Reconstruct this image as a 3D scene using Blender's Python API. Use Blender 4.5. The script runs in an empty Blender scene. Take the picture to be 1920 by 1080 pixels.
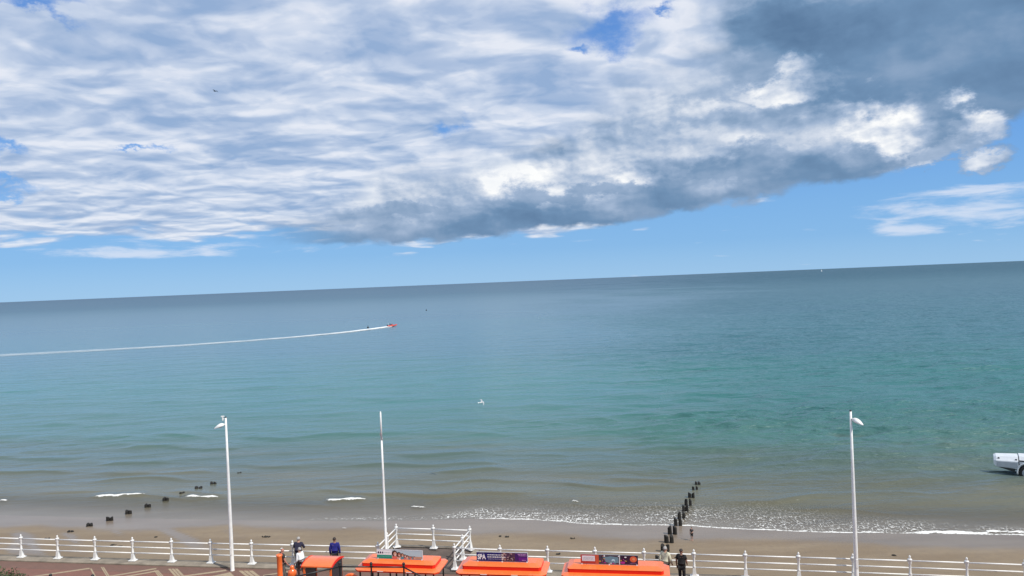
import bpy, bmesh, math, random
import numpy as np
from mathutils import Vector, Matrix

# ------------------------------------------------------------------ camera, world, sun, exposure
random.seed(7)
RNG = np.random.default_rng(11)
C = bpy.context.scene.collection
SC = bpy.context.scene
R = math.radians
F_PX = 1920 * 26.0 / 36.0            # focal length in photograph pixels
CAM_Z = 21.3                         # metres above the sea
PITCH, ROLL = R(-0.566), R(-2.33)
PROM = 6.8                           # promenade level above the sea
cam_d = bpy.data.cameras.new('camera'); cam = bpy.data.objects.new('camera', cam_d); C.objects.link(cam)
cam_d.sensor_width = 36; cam_d.lens = 26; cam_d.clip_start = 0.1; cam_d.clip_end = 60000
CAM_ROT = Matrix.Rotation(R(90) + PITCH, 3, 'X') @ Matrix.Rotation(ROLL, 3, 'Z')
cam.matrix_world = Matrix.Translation((0, 0, CAM_Z)) @ CAM_ROT.to_4x4()
SC.camera = cam
SC.view_settings.view_transform = 'Standard'; SC.view_settings.look = 'None'
SC.view_settings.exposure = 0.0; SC.view_settings.gamma = 1.0
SC.view_settings.use_curve_mapping = False
SC.cycles.max_bounces = 4; SC.cycles.diffuse_bounces = 2; SC.cycles.glossy_bounces = 2; SC.cycles.transparent_max_bounces = 8

def ray(px, py):
    return CAM_ROT @ Vector(((px - 960) / F_PX, -(py - 540) / F_PX, -1.0))
def at(px, py, z):
    """point of the level plane z that the photograph shows at pixel (px, py)"""
    d = ray(px, py); t = (z - CAM_Z) / d.z
    return Vector((d.x * t, d.y * t, z))
def atd(px, py, y):
    """point at distance y from the camera plane"""
    d = ray(px, py); t = y / d.y
    return Vector((d.x * t, y, CAM_Z + d.z * t))

SUN_EL, SUN_AZ = R(49), R(126)       # azimuth clockwise from +Y (the view direction)
sdir = Vector((math.sin(SUN_AZ) * math.cos(SUN_EL), math.cos(SUN_AZ) * math.cos(SUN_EL), math.sin(SUN_EL)))
sun_d = bpy.data.lights.new('sun', 'SUN'); sun = bpy.data.objects.new('sun', sun_d); C.objects.link(sun)
sun_d.energy = 3.9; sun_d.angle = R(0.55); sun_d.color = (1.0, 0.955, 0.88)
sun.rotation_euler = sdir.to_track_quat('Z', 'Y').to_euler()
sun.location = (30, -30, 80)

# ---- small node helper
class NT:
    def __init__(s, tree): s.t = tree; s.n = tree.nodes; s.l = tree.links
    def new(s, typ, **kw):
        n = s.n.new(typ)
        for k, v in kw.items(): setattr(n, k, v)
        return n
    def put(s, sock, v):
        if isinstance(v, bpy.types.NodeSocket): s.l.new(v, sock)
        elif v is not None: sock.default_value = v
    def m(s, op, a, b=None, c=None, clamp=False):
        n = s.new('ShaderNodeMath', operation=op, use_clamp=clamp)
        s.put(n.inputs[0], a)
        if b is not None: s.put(n.inputs[1], b)
        if c is not None: s.put(n.inputs[2], c)
        return n.outputs[0]
    def ss(s, v, a, b, lo=0.0, hi=1.0, kind='SMOOTHSTEP'):
        n = s.new('ShaderNodeMapRange', interpolation_type=kind)
        s.put(n.inputs[0], v); s.put(n.inputs[1], a); s.put(n.inputs[2], b); s.put(n.inputs[3], lo); s.put(n.inputs[4], hi)
        return n.outputs[0]
    def xyz(s, x, y, z=0.0):
        n = s.new('ShaderNodeCombineXYZ')
        s.put(n.inputs[0], x); s.put(n.inputs[1], y); s.put(n.inputs[2], z)
        return n.outputs[0]
    def sep(s, v):
        n = s.new('ShaderNodeSeparateXYZ'); s.put(n.inputs[0], v); return n.outputs
    def vadd(s, a, b):
        n = s.new('ShaderNodeVectorMath', operation='ADD'); s.put(n.inputs[0], a); s.put(n.inputs[1], b); return n.outputs[0]
    def vscale(s, a, f):
        n = s.new('ShaderNodeVectorMath', operation='SCALE'); s.put(n.inputs[0], a); s.put(n.inputs['Scale'], f); return n.outputs[0]
    def vmul(s, a, b):
        n = s.new('ShaderNodeVectorMath', operation='MULTIPLY'); s.put(n.inputs[0], a); s.put(n.inputs[1], b); return n.outputs[0]
    def noise(s, v, scale=1.0, detail=4.0, rough=0.55, lac=2.0, dist=0.0, out=0, dim='3D'):
        n = s.new('ShaderNodeTexNoise', noise_dimensions=dim)
        s.put(n.inputs['Vector'], v); s.put(n.inputs['Scale'], scale); s.put(n.inputs['Detail'], detail)
        s.put(n.inputs['Roughness'], rough); s.put(n.inputs['Lacunarity'], lac); s.put(n.inputs['Distortion'], dist)
        return n.outputs[out]
    def mix(s, f, a, b, blend='MIX'):
        n = s.new('ShaderNodeMix', data_type='RGBA', blend_type=blend)
        s.put(n.inputs[0], f); s.put(n.inputs[6], a if not isinstance(a, tuple) else (*a, 1)[:4]); s.put(n.inputs[7], b if not isinstance(b, tuple) else (*b, 1)[:4])
        return n.outputs[2]
    def curve(s, v, pts, x0, x1, y0, y1):
        """float curve through (x, y) points given in real units"""
        n = s.new('ShaderNodeFloatCurve'); cv = n.mapping.curves[0]
        q = [((x - x0) / (x1 - x0), (y - y0) / (y1 - y0)) for x, y in pts]
        cv.points[0].location = q[0]; cv.points[1].location = q[-1]
        for p in q[1:-1]: cv.points.new(*p)
        n.mapping.update()
        t = s.ss(v, x0, x1, 0, 1, 'LINEAR'); s.put(n.inputs['Value'], t)
        return s.ss(n.outputs[0], 0, 1, y0, y1, 'LINEAR')

# ---- the sky: clear-sky model with an altocumulus deck and a cumulus bank
def px_az(px): return math.atan((px - 960) / F_PX)
def px_el(px, py):
    d = ray(px, py).normalized(); return math.asin(d.z)
world = bpy.data.worlds.new('World'); SC.world = world; world.use_nodes = True
world.cycles.sampling_method = 'MANUAL'; world.cycles.sample_map_resolution = 512
W = NT(world.node_tree); W.n.clear()
out = W.new('ShaderNodeOutputWorld'); bg = W.new('ShaderNodeBackground'); W.l.new(bg.outputs[0], out.inputs[0])
bg.inputs['Strength'].default_value = 0.1
sky = W.new('ShaderNodeTexSky', sky_type='NISHITA'); sky.sun_disc = False
sky.sun_elevation = SUN_EL; sky.sun_rotation = SUN_AZ; sky.air_density = 1.0; sky.dust_density = 0.25; sky.ozone_density = 3.0
sky.altitude = 0
tc = W.new('ShaderNodeTexCoord'); D = tc.outputs['Generated']
dx, dy, dz = W.sep(D)
az = W.m('ARCTAN2', dx, dy); el = W.m('ARCSINE', dz)
cg = W.new('ShaderNodeValToRGB'); W.put(cg.inputs[0], W.ss(el, 0.0, 0.6, 0, 1, 'LINEAR'))
for p, c in [(0.0, (.31, .56, .86)), (0.07, (.22, .47, .82)), (0.14, (.20, .445, .81)), (0.25, (.155, .38, .79)), (0.55, (.09, .27, .70)), (1.0, (.06, .18, .52))]:
    e = cg.color_ramp.elements[0] if p == 0 else cg.color_ramp.elements[-1] if p == 1 else cg.color_ramp.elements.new(p)
    e.position = p; e.color = (*c, 1)
clear = W.mix(0.86, W.mix(1.0, sky.outputs[0], (0.80, 0.97, 1.22), 'MULTIPLY'), W.vscale(cg.outputs[0], 10.0))

# altocumulus deck: level layer seen in perspective
den = W.m('ADD', W.m('MAXIMUM', dz, 0.0), 0.12)
P = W.xyz(W.m('DIVIDE', dx, den), W.m('DIVIDE', dy, den), 0.0)
def rot2(v, a, sx, sy):
    n = W.new('ShaderNodeMapping', vector_type='POINT'); W.put(n.inputs[0], v); n.inputs['Rotation'].default_value = (0, 0, a); n.inputs['Scale'].default_value = (sx, sy, 1); return n.outputs[0]
Pd = rot2(P, R(6), 2.3, 2.7)
warp = W.noise(Pd, 0.9, 2, 0.5, out=1)
Pw = W.vadd(Pd, W.vscale(W.vadd(warp, (-.5, -.5, -.5)), 0.6))
def vor(v, scale, detail, rough=0.5, smooth=0.8):
    n = W.new('ShaderNodeTexVoronoi', voronoi_dimensions='2D', feature='SMOOTH_F1', normalize=True)
    W.put(n.inputs['Vector'], v); n.inputs['Scale'].default_value = scale; n.inputs['Detail'].default_value = detail
    n.inputs['Roughness'].default_value = rough; n.inputs['Smoothness'].default_value = smooth
    return W.m('SUBTRACT', 1.0, n.outputs['Distance'])
def deckf(v):
    return W.m('ADD', W.m('MULTIPLY', W.noise(v, 1.0, 5, 0.46, dim='2D'), 0.50), W.m('MULTIPLY', vor(v, 1.25, 2.5, 0.42, 0.5), 0.50))
n1 = deckf(Pw)
n1b = deckf(W.vadd(Pw, (0.14, -0.26, 0.0)))
big = W.noise(W.vadd(P, (3.3, 1.7, 0)), 0.45, 2, 0.5, dim='2D')
cov1 = W.m('ADD', n1, W.m('MULTIPLY', W.m('SUBTRACT', big, 0.5), 0.45))
# thins towards the horizon
ell = W.curve(az, [(-0.75, 0.075), (px_az(0), 0.085), (px_az(400), 0.080), (px_az(700), 0.07), (px_az(1100), 0.075), (px_az(1500), 0.13), (px_az(1920), 0.24), (0.75, 0.26)], -0.75, 0.75, 0, 0.4)
wob = W.m('MULTIPLY', W.m('SUBTRACT', W.noise(W.xyz(W.m('MULTIPLY', az, 5.0), W.m('MULTIPLY', el, 22.0)), 1.0, 6, 0.6), 0.5), 0.10)
low = W.ss(W.m('ADD', el, wob), W.m('SUBTRACT', ell, 0.045), W.m('ADD', ell, 0.03))
thr = W.m('SUBTRACT', 0.80, W.m('MULTIPLY', low, 0.61))
a1 = W.ss(cov1, thr, W.m('ADD', thr, 0.24))
# named gaps of blue sky
def blob(px, py, rx, ry, wv, soft=0.35):
    """soft ellipse about the direction of (px, py), radii in radians; wv = warp"""
    u = W.m('DIVIDE', W.m('ADD', W.m('SUBTRACT', az, px_az(px)), wv[0]), rx)
    v = W.m('DIVIDE', W.m('ADD', W.m('SUBTRACT', el, px_el(px, py)), wv[1]), ry)
    r = W.m('SQRT', W.m('ADD', W.m('MULTIPLY', u, u), W.m('MULTIPLY', v, v)))
    return W.ss(r, soft, 1.15, 1.0, 0.0)
wn = W.noise(W.xyz(W.m('MULTIPLY', az, 9.0), W.m('MULTIPLY', el, 14.0)), 1.0, 6, 0.62, out=1)
ws = W.sep(W.vscale(W.vadd(wn, (-.5, -.5, -.5)), 0.16))
gaps = None
for g in [(1170, 42, .070, .030), (855, 215, .030, .017), (85, 5, .065, .013), (30, 330, .06, .009), (275, 278, .030, .006), (0, 255, .02, .010), (1260, 5, .03, .01), (1110, 85, .03, .012)]:
    b = blob(*g, ws, 0.05); gaps = b if gaps is None else W.m('MAXIMUM', gaps, b)
a1 = W.m('MULTIPLY', a1, W.m('SUBTRACT', 1.0, W.m('MULTIPLY', gaps, 0.92)))
lit1 = W.ss(W.m('SUBTRACT', n1, n1b), -0.10, 0.10)
nd, nd2 = W.noise(Pw, 2.6, 4, 0.5, dim='2D'), W.noise(W.vadd(Pw, (0.07, -0.11, 0)), 2.6, 4, 0.5, dim='2D')
litd = W.m('SUBTRACT', W.ss(W.m('SUBTRACT', nd, nd2), -0.15, 0.15), 0.5)
tone1 = W.m('ADD', W.m('ADD', W.m('MULTIPLY', lit1, 0.46), W.m('MULTIPLY', litd, 0.26)), W.m('MULTIPLY', W.ss(n1, 0.42, 0.72), 0.46), clamp=True)
cr1 = W.new('ShaderNodeValToRGB'); W.put(cr1.inputs[0], tone1)
for p, c in [(0.0, (.31, .44, .66)), (0.35, (.45, .555, .74)), (0.65, (.61, .69, .83)), (1.0, (.83, .86, .93))]:
    e = cr1.color_ramp.elements[0] if p == 0 else cr1.color_ramp.elements[-1] if p == 1 else cr1.color_ramp.elements.new(p)
    e.position = p; e.color = (*c, 1)
c1 = W.vscale(cr1.outputs[0], 10.0)

# cumulus bank along a long slanting base, towers lit from the upper right
edge_pts = [(-0.75, .02), (px_az(0), .03), (px_az(300), .045), (px_az(560), px_el(560, 452)), (px_az(700), px_el(700, 446)), (px_az(900), px_el(900, 436)), (px_az(1100), px_el(1100, 418)),
            (px_az(1300), px_el(1300, 384)), (px_az(1500), px_el(1500, 345)), (px_az(1650), px_el(1650, 318)), (px_az(1780), px_el(1780, 285)), (px_az(1860), px_el(1860, 225)), (px_az(1920), px_el(1920, 195)), (0.75, .24)]
edge = W.curve(az, edge_pts, -0.75, 0.75, 0, 0.4)
Q = W.xyz(W.m('MULTIPLY', az, 1.0), W.m('MULTIPLY', el, 1.75), 0.0)
qw = W.noise(Q, 7.0, 4, 0.55, out=1)
Qw = W.vadd(Q, W.vscale(W.vadd(qw, (-.5, -.5, -.5)), 0.035))
def bankf(v):
    return W.m('ADD', W.m('MULTIPLY', W.noise(v, 5.5, 8, 0.5, dim='2D'), 0.48), W.m('MULTIPLY', vor(v, 6.0, 4.0, 0.46, 0.35), 0.52))
nb = bankf(Qw)
nb2 = bankf(W.vadd(Qw, (0.012, 0.022, 0.0)))
def bigf(v): return W.m('ADD', W.m('MULTIPLY', W.noise(v, 3.2, 5, 0.5, dim='2D'), 0.5), W.m('MULTIPLY', vor(v, 3.6, 2.0, 0.45, 0.4), 0.5))
ng = bigf(W.vadd(Qw, (5.2, 1.3, 0))); ng2 = bigf(W.vadd(Qw, (5.232, 1.35, 0)))
nfi = W.noise(Qw, 30.0, 5, 0.55, dim='2D'); nfi2 = W.noise(W.vadd(Qw, (0.004, 0.007, 0)), 30.0, 5, 0.55, dim='2D')
nbl = W.noise(W.vadd(Q, (2.1, 0.4, 0)), 5.5, 5, 0.5)
ew = W.m('ADD', W.m('MULTIPLY', W.m('SUBTRACT', nb, 0.5), 0.055), W.m('MULTIPLY', W.m('SUBTRACT', nbl, 0.5), 0.030))
ew = W.m('ADD', ew, W.m('MULTIPLY', W.m('SUBTRACT', nfi, 0.5), 0.018))
h = W.m('ADD', W.m('SUBTRACT', el, edge), ew)
base = W.ss(h, -0.003, 0.007)
# how far up the bank reaches before it melts into the deck
top_h = W.curve(az, [(-0.75, .01), (px_az(420), .03), (px_az(620), .07), (px_az(850), .12), (px_az(1100), .15), (px_az(1350), .25), (px_az(1500), .5), (0.75, .5)], -0.75, 0.75, 0, 0.6)
body = W.ss(W.m('ADD', h, W.m('MULTIPLY', W.m('SUBTRACT', nbl, 0.5), 0.12)), W.m('MULTIPLY', top_h, 0.55), W.m('ADD', W.m('MULTIPLY', top_h, 1.1), 0.004), 1.0, 0.0)
start = W.ss(W.m('ADD', az, W.m('MULTIPLY', W.m('SUBTRACT', nbl, 0.5), 0.2)), px_az(400), px_az(760))
a2 = W.m('MULTIPLY', W.m('MULTIPLY', base, body), start)
wp = W.sep(W.vscale(W.vadd(W.noise(Q, 26.0, 6, 0.65, out=1), (-.5, -.5, -.5)), 0.055))
puffs = None
for g in [(1857, 296, .026, .014), (1762, 294, .024, .010), (1725, 304, .018, .006), (1815, 272, .03, .012), (1840, 240, .03, .02)]:
    b = blob(*g, wp, 0.6); puffs = b if puffs is None else W.m('MAXIMUM', puffs, b)
a2 = W.m('MAXIMUM', a2, W.m('MULTIPLY', puffs, 0.95))
lit2 = W.ss(W.m('SUBTRACT', nb, nb2), -0.11, 0.12)
puff = W.ss(nb, 0.38, 0.74)
litg = W.ss(W.m('SUBTRACT', ng, ng2), -0.13, 0.13); litf = W.ss(W.m('SUBTRACT', nfi, nfi2), -0.16, 0.16)
t2 = W.m('ADD', W.m('ADD', 0.13, W.m('MULTIPLY', litg, 0.30)), W.m('ADD', W.m('MULTIPLY', lit2, 0.30), W.m('ADD', W.m('MULTIPLY', litf, 0.10), W.m('MULTIPLY', puff, 0.10))))
ridge = W.m('MULTIPLY', W.ss(h, 0.035, 0.085), W.ss(h, 0.12, 0.24, 1.0, 0.0))
t2 = W.m('ADD', t2, W.m('MULTIPLY', ridge, W.m('SUBTRACT', W.m('MULTIPLY', lit2, 0.16), 0.0)))
# shade inside thick cloud: flat grey-blue bases low in the bank, a thick tower at the upper right
thick = W.ss(W.m('ADD', h, W.m('ADD', W.m('MULTIPLY', W.m('SUBTRACT', nbl, 0.5), 0.13), W.m('MULTIPLY', W.m('SUBTRACT', nb, 0.55), 0.05))), 0.014, 0.070, 1.0, 0.0)
def shade(px, py, rx, ry, k):
    return W.m('MULTIPLY', blob(px, py, rx, ry, ws), k)
dk = W.m('MULTIPLY', thick, 0.82)
for g in [(1800, 110, .34, .115, 1.0), (1940, 30, .30, .16, 1.0), (1930, 150, .18, .08, 1.0), (1560, 40, .16, .06, .8), (1500, 80, .18, .055, .75), (1330, 330, .20, .026, .7), (1080, 362, .16, .018, .75), (1640, 300, .13, .03, .6), (760, 415, .15, .018, .6), (1830, 215, .09, .03, .7)]:
    dk = W.m('MAXIMUM', dk, shade(*g))
wh = None
for g in [(1640, 222, .075, .034, 1.), (1470, 160, .09, .022, .8), (960, 315, .085, .022, .9), (1190, 312, .06, .018, .8), (1330, 205, .08, .02, .6), (1868, 215, .035, .022, .8), (1862, 292, .035, .018, .7), (1755, 296, .04, .012, .5), (720, 335, .06, .014, .7), (1000, 245, .12, .018, .5)]:
    b = shade(*g); wh = b if wh is None else W.m('MAXIMUM', wh, b)
dk = W.m('MULTIPLY', dk, W.m('SUBTRACT', 1.0, W.m('MULTIPLY', wh, 0.9)))
crisp = W.m('ADD', W.m('MULTIPLY', lit2, 0.6), W.m('ADD', W.m('MULTIPLY', puff, 0.25), W.m('MULTIPLY', litf, 0.15)))
t2 = W.m('ADD', t2, W.m('MULTIPLY', wh, W.m('SUBTRACT', W.m('MULTIPLY', crisp, 0.44), 0.05)))
ts = W.m('ADD', -0.045, W.m('ADD', W.m('MULTIPLY', W.ss(nbl, 0.25, 0.75, 0, 1, 'LINEAR'), 0.22), W.m('ADD', W.m('MULTIPLY', litg, 0.08), W.m('MULTIPLY', lit2, 0.08))))
kk = W.m('MULTIPLY', dk, 0.84)
t2 = W.m('ADD', W.m('MULTIPLY', t2, W.m('SUBTRACT', 1.0, kk)), W.m('MULTIPLY', ts, kk), clamp=True)
t2 = W.m('ADD', t2, W.m('MULTIPLY', puffs, 0.14), clamp=True)
cr = W.new('ShaderNodeValToRGB'); W.put(cr.inputs[0], t2)
for p, c in [(0.0, (.085, .165, .30)), (0.25, (.165, .285, .46)), (0.5, (.37, .48, .655)), (0.75, (.68, .74, .84)), (1.0, (.99, 1.0, 1.0))]:
    e = cr.color_ramp.elements[0] if p == 0 else cr.color_ramp.elements[-1] if p == 1 else cr.color_ramp.elements.new(p)
    e.position = p; e.color = (*c, 1)
c2 = W.vscale(cr.outputs[0], 10.0)

# thin low streaks near the horizon
S = W.xyz(W.m('MULTIPLY', az, 7.0), W.m('MULTIPLY', el, 42.0), 4.0)
ns = W.noise(S, 1.3, 7, 0.58, dist=0.4)
zr = W.m('MULTIPLY', blob(1850, 395, .20, .050, (0.0, 0.0)), 1.05)
zl = W.m('MULTIPLY', blob(400, 462, .42, .022, (0.0, 0.0)), 0.95)
zz = W.m('MAXIMUM', zr, zl)
a3 = W.m('MULTIPLY', W.ss(ns, W.m('SUBTRACT', 0.86, W.m('MULTIPLY', zz, 0.42)), W.m('SUBTRACT', 1.06, W.m('MULTIPLY', zz, 0.40))), 0.75)
c3 = (7.2, 7.9, 9.2)
col = W.mix(a3, clear, c3)
col = W.mix(W.m('MULTIPLY', a1, 0.93), col, c1)
col = W.mix(a2, col, c2)
# below the horizon only the air over the sea
W.l.new(col, bg.inputs['Color'])

# ------------------------------------------------------------------ materials and mesh helpers
MATS = {}
def mat(name, col, rough=0.6, metal=0.0, var=0.0, vscale=8.0, spec=0.5, bump=0.0, bscale=40.0, emis=None):
    """plain principled surface with a little procedural mottling"""
    if name in MATS: return MATS[name]
    m = bpy.data.materials.new(name); m.use_nodes = True; T = NT(m.node_tree); b = T.n['Principled BSDF']
    b.inputs['Roughness'].default_value = rough; b.inputs['Metallic'].default_value = metal; b.inputs['Specular IOR Level'].default_value = spec
    if var > 0:
        tcn = T.new('ShaderNodeTexCoord'); n = T.noise(tcn.outputs['Object'], vscale, 5, 0.6)
        f = T.ss(n, 0.3, 0.7, 1 - var, 1 + var, 'LINEAR')
        cx = T.vscale((col[0], col[1], col[2]), f); T.l.new(cx, b.inputs['Base Color'])
    else: b.inputs['Base Color'].default_value = (*col, 1)
    if bump > 0:
        tcn = T.new('ShaderNodeTexCoord'); n = T.noise(tcn.outputs['Object'], bscale, 6, 0.6)
        bn = T.new('ShaderNodeBump'); bn.inputs['Strength'].default_value = bump; bn.inputs['Distance'].default_value = 0.02
        T.l.new(n, bn.inputs['Height']); T.l.new(bn.outputs[0], b.inputs['Normal'])
    MATS[name] = m; return m

def link(name, me, parent=None, m=None):
    o = bpy.data.objects.new(name, me); C.objects.link(o)
    if m is not None: me.materials.append(m)
    if parent is not None: o.parent = parent
    return o
def tag(o, label=None, cat=None, group=None, kind=None):
    if label: o['label'] = label
    if cat: o['category'] = cat
    if group: o['group'] = group
    if kind: o['kind'] = kind
    return o
def empty(name, loc=(0, 0, 0), rz=0.0):
    o = bpy.data.objects.new(name, None); C.objects.link(o); o.location = loc; o.rotation_euler = (0, 0, rz); o.empty_display_size = 0.2
    return o
class MB:
    """collects shapes for one mesh"""
    def __init__(s): s.v = []; s.f = []; s.mi = []; s.sm = []; s.cur = 0; s.smooth = False
    def add(s, vs, fs):
        o = len(s.v); s.v += [tuple(p) for p in vs]
        for f in fs: s.f.append([i + o for i in f]); s.mi.append(s.cur); s.sm.append(s.smooth)
        return s
    def box(s, c, size, rz=0.0, taper=1.0):
        hx, hy, hz = size[0] / 2, size[1] / 2, size[2] / 2; vs = []
        for z, k in ((-hz, 1.0), (hz, taper)):
            for x, y in ((-hx, -hy), (hx, -hy), (hx, hy), (-hx, hy)):
                X, Y = x * k, y * k
                vs.append((c[0] + X * math.cos(rz) - Y * math.sin(rz), c[1] + X * math.sin(rz) + Y * math.cos(rz), c[2] + z))
        return s.add(vs, [(0, 3, 2, 1), (4, 5, 6, 7), (0, 1, 5, 4), (1, 2, 6, 5), (2, 3, 7, 6), (3, 0, 4, 7)])
    def lathe(s, prof, c=(0, 0, 0), n=12, cap=True):
        """profile of (r, z) turned about the vertical through c"""
        vs = []
        for r, z in prof:
            for k in range(n):
                a = 2 * math.pi * k / n; vs.append((c[0] + r * math.cos(a), c[1] + r * math.sin(a), c[2] + z))
        fs = []
        for i in range(len(prof) - 1):
            for k in range(n):
                k2 = (k + 1) % n; fs.append((i * n + k, i * n + k2, (i + 1) * n + k2, (i + 1) * n + k))
        if cap: fs.append(tuple(range(n - 1, -1, -1))); fs.append(tuple((len(prof) - 1) * n + k for k in range(n)))
        return s.add(vs, fs)
    def tube(s, pts, rad, n=8, cap=True):
        """tube through points, rad a number or one per point"""
        pts = [Vector(p) for p in pts]; rr = rad if isinstance(rad, (list, tuple)) else [rad] * len(pts); vs = []
        up0 = None
        for i, p in enumerate(pts):
            d = (pts[min(i + 1, len(pts) - 1)] - pts[max(i - 1, 0)]).normalized()
            if up0 is None: up0 = Vector((0, 0, 1)) if abs(d.z) < 0.9 else Vector((1, 0, 0))
            u = d.cross(up0).normalized(); w = u.cross(d).normalized(); up0 = w
            for k in range(n):
                a = 2 * math.pi * k / n; vs.append(p + (u * math.cos(a) + w * math.sin(a)) * rr[i])
        fs = []
        for i in range(len(pts) - 1):
            for k in range(n):
                k2 = (k + 1) % n; fs.append((i * n + k, i * n + k2, (i + 1) * n + k2, (i + 1) * n + k))
        if cap: fs.append(tuple(range(n - 1, -1, -1))); fs.append(tuple((len(pts) - 1) * n + k for k in range(n)))
        return s.add(vs, fs)
    def loft(s, rings, cap=True):
        n = len(rings[0]); vs = [p for r in rings for p in r]; fs = []
        for i in range(len(rings) - 1):
            for k in range(n):
                k2 = (k + 1) % n; fs.append((i * n + k, i * n + k2, (i + 1) * n + k2, (i + 1) * n + k))
        if cap: fs.append(tuple(range(n - 1, -1, -1))); fs.append(tuple((len(rings) - 1) * n + k for k in range(n)))
        return s.add(vs, fs)
    def prism(s, poly, z0, z1):
        n = len(poly); vs = [(x, y, z0) for x, y in poly] + [(x, y, z1) for x, y in poly]
        return s.add(vs, [tuple(range(n - 1, -1, -1)), tuple(range(n, 2 * n))] + [(k, (k + 1) % n, n + (k + 1) % n, n + k) for k in range(n)])
    def ball(s, c, r, n=10, sq=(1, 1, 1)):
        prof = []
        vs = []; fs = []; m_ = max(4, n // 2)
        for i in range(1, m_):
            t = math.pi * i / m_
            for k in range(n):
                a = 2 * math.pi * k / n
                vs.append((c[0] + r * sq[0] * math.sin(t) * math.cos(a), c[1] + r * sq[1] * math.sin(t) * math.sin(a), c[2] + r * sq[2] * math.cos(t)))
        vs.append((c[0], c[1], c[2] + r * sq[2])); vs.append((c[0], c[1], c[2] - r * sq[2])); T_, B_ = len(vs) - 2, len(vs) - 1
        for i in range(m_ - 2):
            for k in range(n):
                k2 = (k + 1) % n; fs.append((i * n + k, (i + 1) * n + k, (i + 1) * n + k2, i * n + k2))
        for k in range(n):
            k2 = (k + 1) % n; fs.append((T_, k, k2)); fs.append((B_, (m_ - 2) * n + k2, (m_ - 2) * n + k))
        return s.add(vs, fs)
    def mesh(s, name, mats=(), bevel=0.0, fix=True):
        me = bpy.data.meshes.new(name); me.from_pydata(s.v, [], s.f); me.polygons.foreach_set('material_index', s.mi); me.polygons.foreach_set('use_smooth', s.sm)
        for m in (mats if isinstance(mats, (list, tuple)) else [mats]): me.materials.append(m)
        if fix or bevel:
            bm = bmesh.new(); bm.from_mesh(me)
            if bevel:
                es = [e for e in bm.edges if len(e.link_faces) == 2 and e.calc_face_angle(0) > 0.6]
                bmesh.ops.bevel(bm, geom=es, offset=bevel, segments=1, affect='EDGES', clamp_overlap=True)
            bmesh.ops.recalc_face_normals(bm, faces=bm.faces); bm.to_mesh(me); bm.free()
        me.update(); return me
    def build(s, name, mats, parent=None, bevel=0.0):
        return link(name, s.mesh(name, mats, bevel), parent)
def copy_tree(o, parent=None):
    c = o.copy(); C.objects.link(c); c.parent = parent
    for ch in o.children: copy_tree(ch, c)
    return c

# ---- numpy gradient noise (for the shapes of sea and sand)
_perm = RNG.permutation(512); _ang = RNG.random(512) * 2 * np.pi
def pnoise(x, y):
    xi = np.floor(x).astype(int); yi = np.floor(y).astype(int); xf = x - xi; yf = y - yi
    u = xf * xf * xf * (xf * (xf * 6 - 15) + 10); v = yf * yf * yf * (yf * (yf * 6 - 15) + 10)
    def g(ix, iy, fx, fy):
        a = _ang[_perm[(_perm[ix & 511] + iy) & 511]]; return np.cos(a) * fx + np.sin(a) * fy
    a = g(xi, yi, xf, yf); b = g(xi + 1, yi, xf - 1, yf); c = g(xi, yi + 1, xf, yf - 1); d = g(xi + 1, yi + 1, xf - 1, yf - 1)
    return ((a * (1 - u) + b * u) * (1 - v) + (c * (1 - u) + d * u) * v) * 1.5
def fbm(x, y, n=4, g=0.5):
    t = 0; a = 1.0
    for i in range(n): t = t + a * pnoise(x + 17.3 * i, y - 9.1 * i); x = x * 2.03; y = y * 2.03; a *= g
    return t
def sstep(a, b, x):
    t = np.clip((x - a) / (b - a), 0, 1); return t * t * (3 - 2 * t)

# ------------------------------------------------------------------ the large structure: beach, sea, promenade
WL = [(-500, 958), (-200, 963), (0, 966), (205, 971), (350, 974), (500, 976), (650, 977), (800, 976), (890, 972), (1000, 975), (1103, 983), (1180, 985), (1262, 985), (1360, 991), (1480, 996), (1560, 999), (1640, 1000), (1760, 1000), (1920, 1004), (2150, 1010), (2400, 1016)]
_w = [at(x, y, 0) for x, y in WL]
WX = np.array([-160.0] + [p.x for p in _w] + [140.0]); WY = np.array([_w[0].y + 14] + [p.y for p in _w] + [_w[-1].y - 18])
def shore_y(x): return np.interp(x, WX, WY)
def sand_z(x, y):
    """height of the sand: gently sloping beach, a little steeper under water"""
    s = y - shore_y(x)                                     # metres to seaward of the waterline
    z = np.where(s < 0, -s * 0.030, -s * 0.022)
    z = z + 0.04 * fbm(x * 0.11, y * 0.16, 3) * np.clip(np.abs(s) / 4, 0, 1)
    return z

FENCE_PX = [(41, 1003), (107, 1006), (176, 1008.5), (246.5, 1010.3), (320, 1011.7), (394, 1012.8), (471, 1014.2), (548, 1016), (937, 1022.6), (1026, 1025.4), (1115, 1027.4), (1207, 1030), (1301, 1033.3), (1398, 1036.3), (1498, 1039.2), (1600, 1042), (1706.5, 1045), (1812, 1047.7), (1918.5, 1050.3)]
POST_H = 1.30
_fp = np.array([[*at(x, y, PROM + POST_H)[:2]] for x, y in FENCE_PX])
_fc = np.polyfit(_fp[:, 0], _fp[:, 1], 3)                  # smooth line of the railing
def fence_y(x):
    x = np.asarray(x, float); lo, hi = -30.0, 26.0
    xc = np.clip(x, lo, hi); d = np.polyval(np.polyder(_fc), xc); return np.polyval(_fc, xc) + d * (x - xc)

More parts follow.
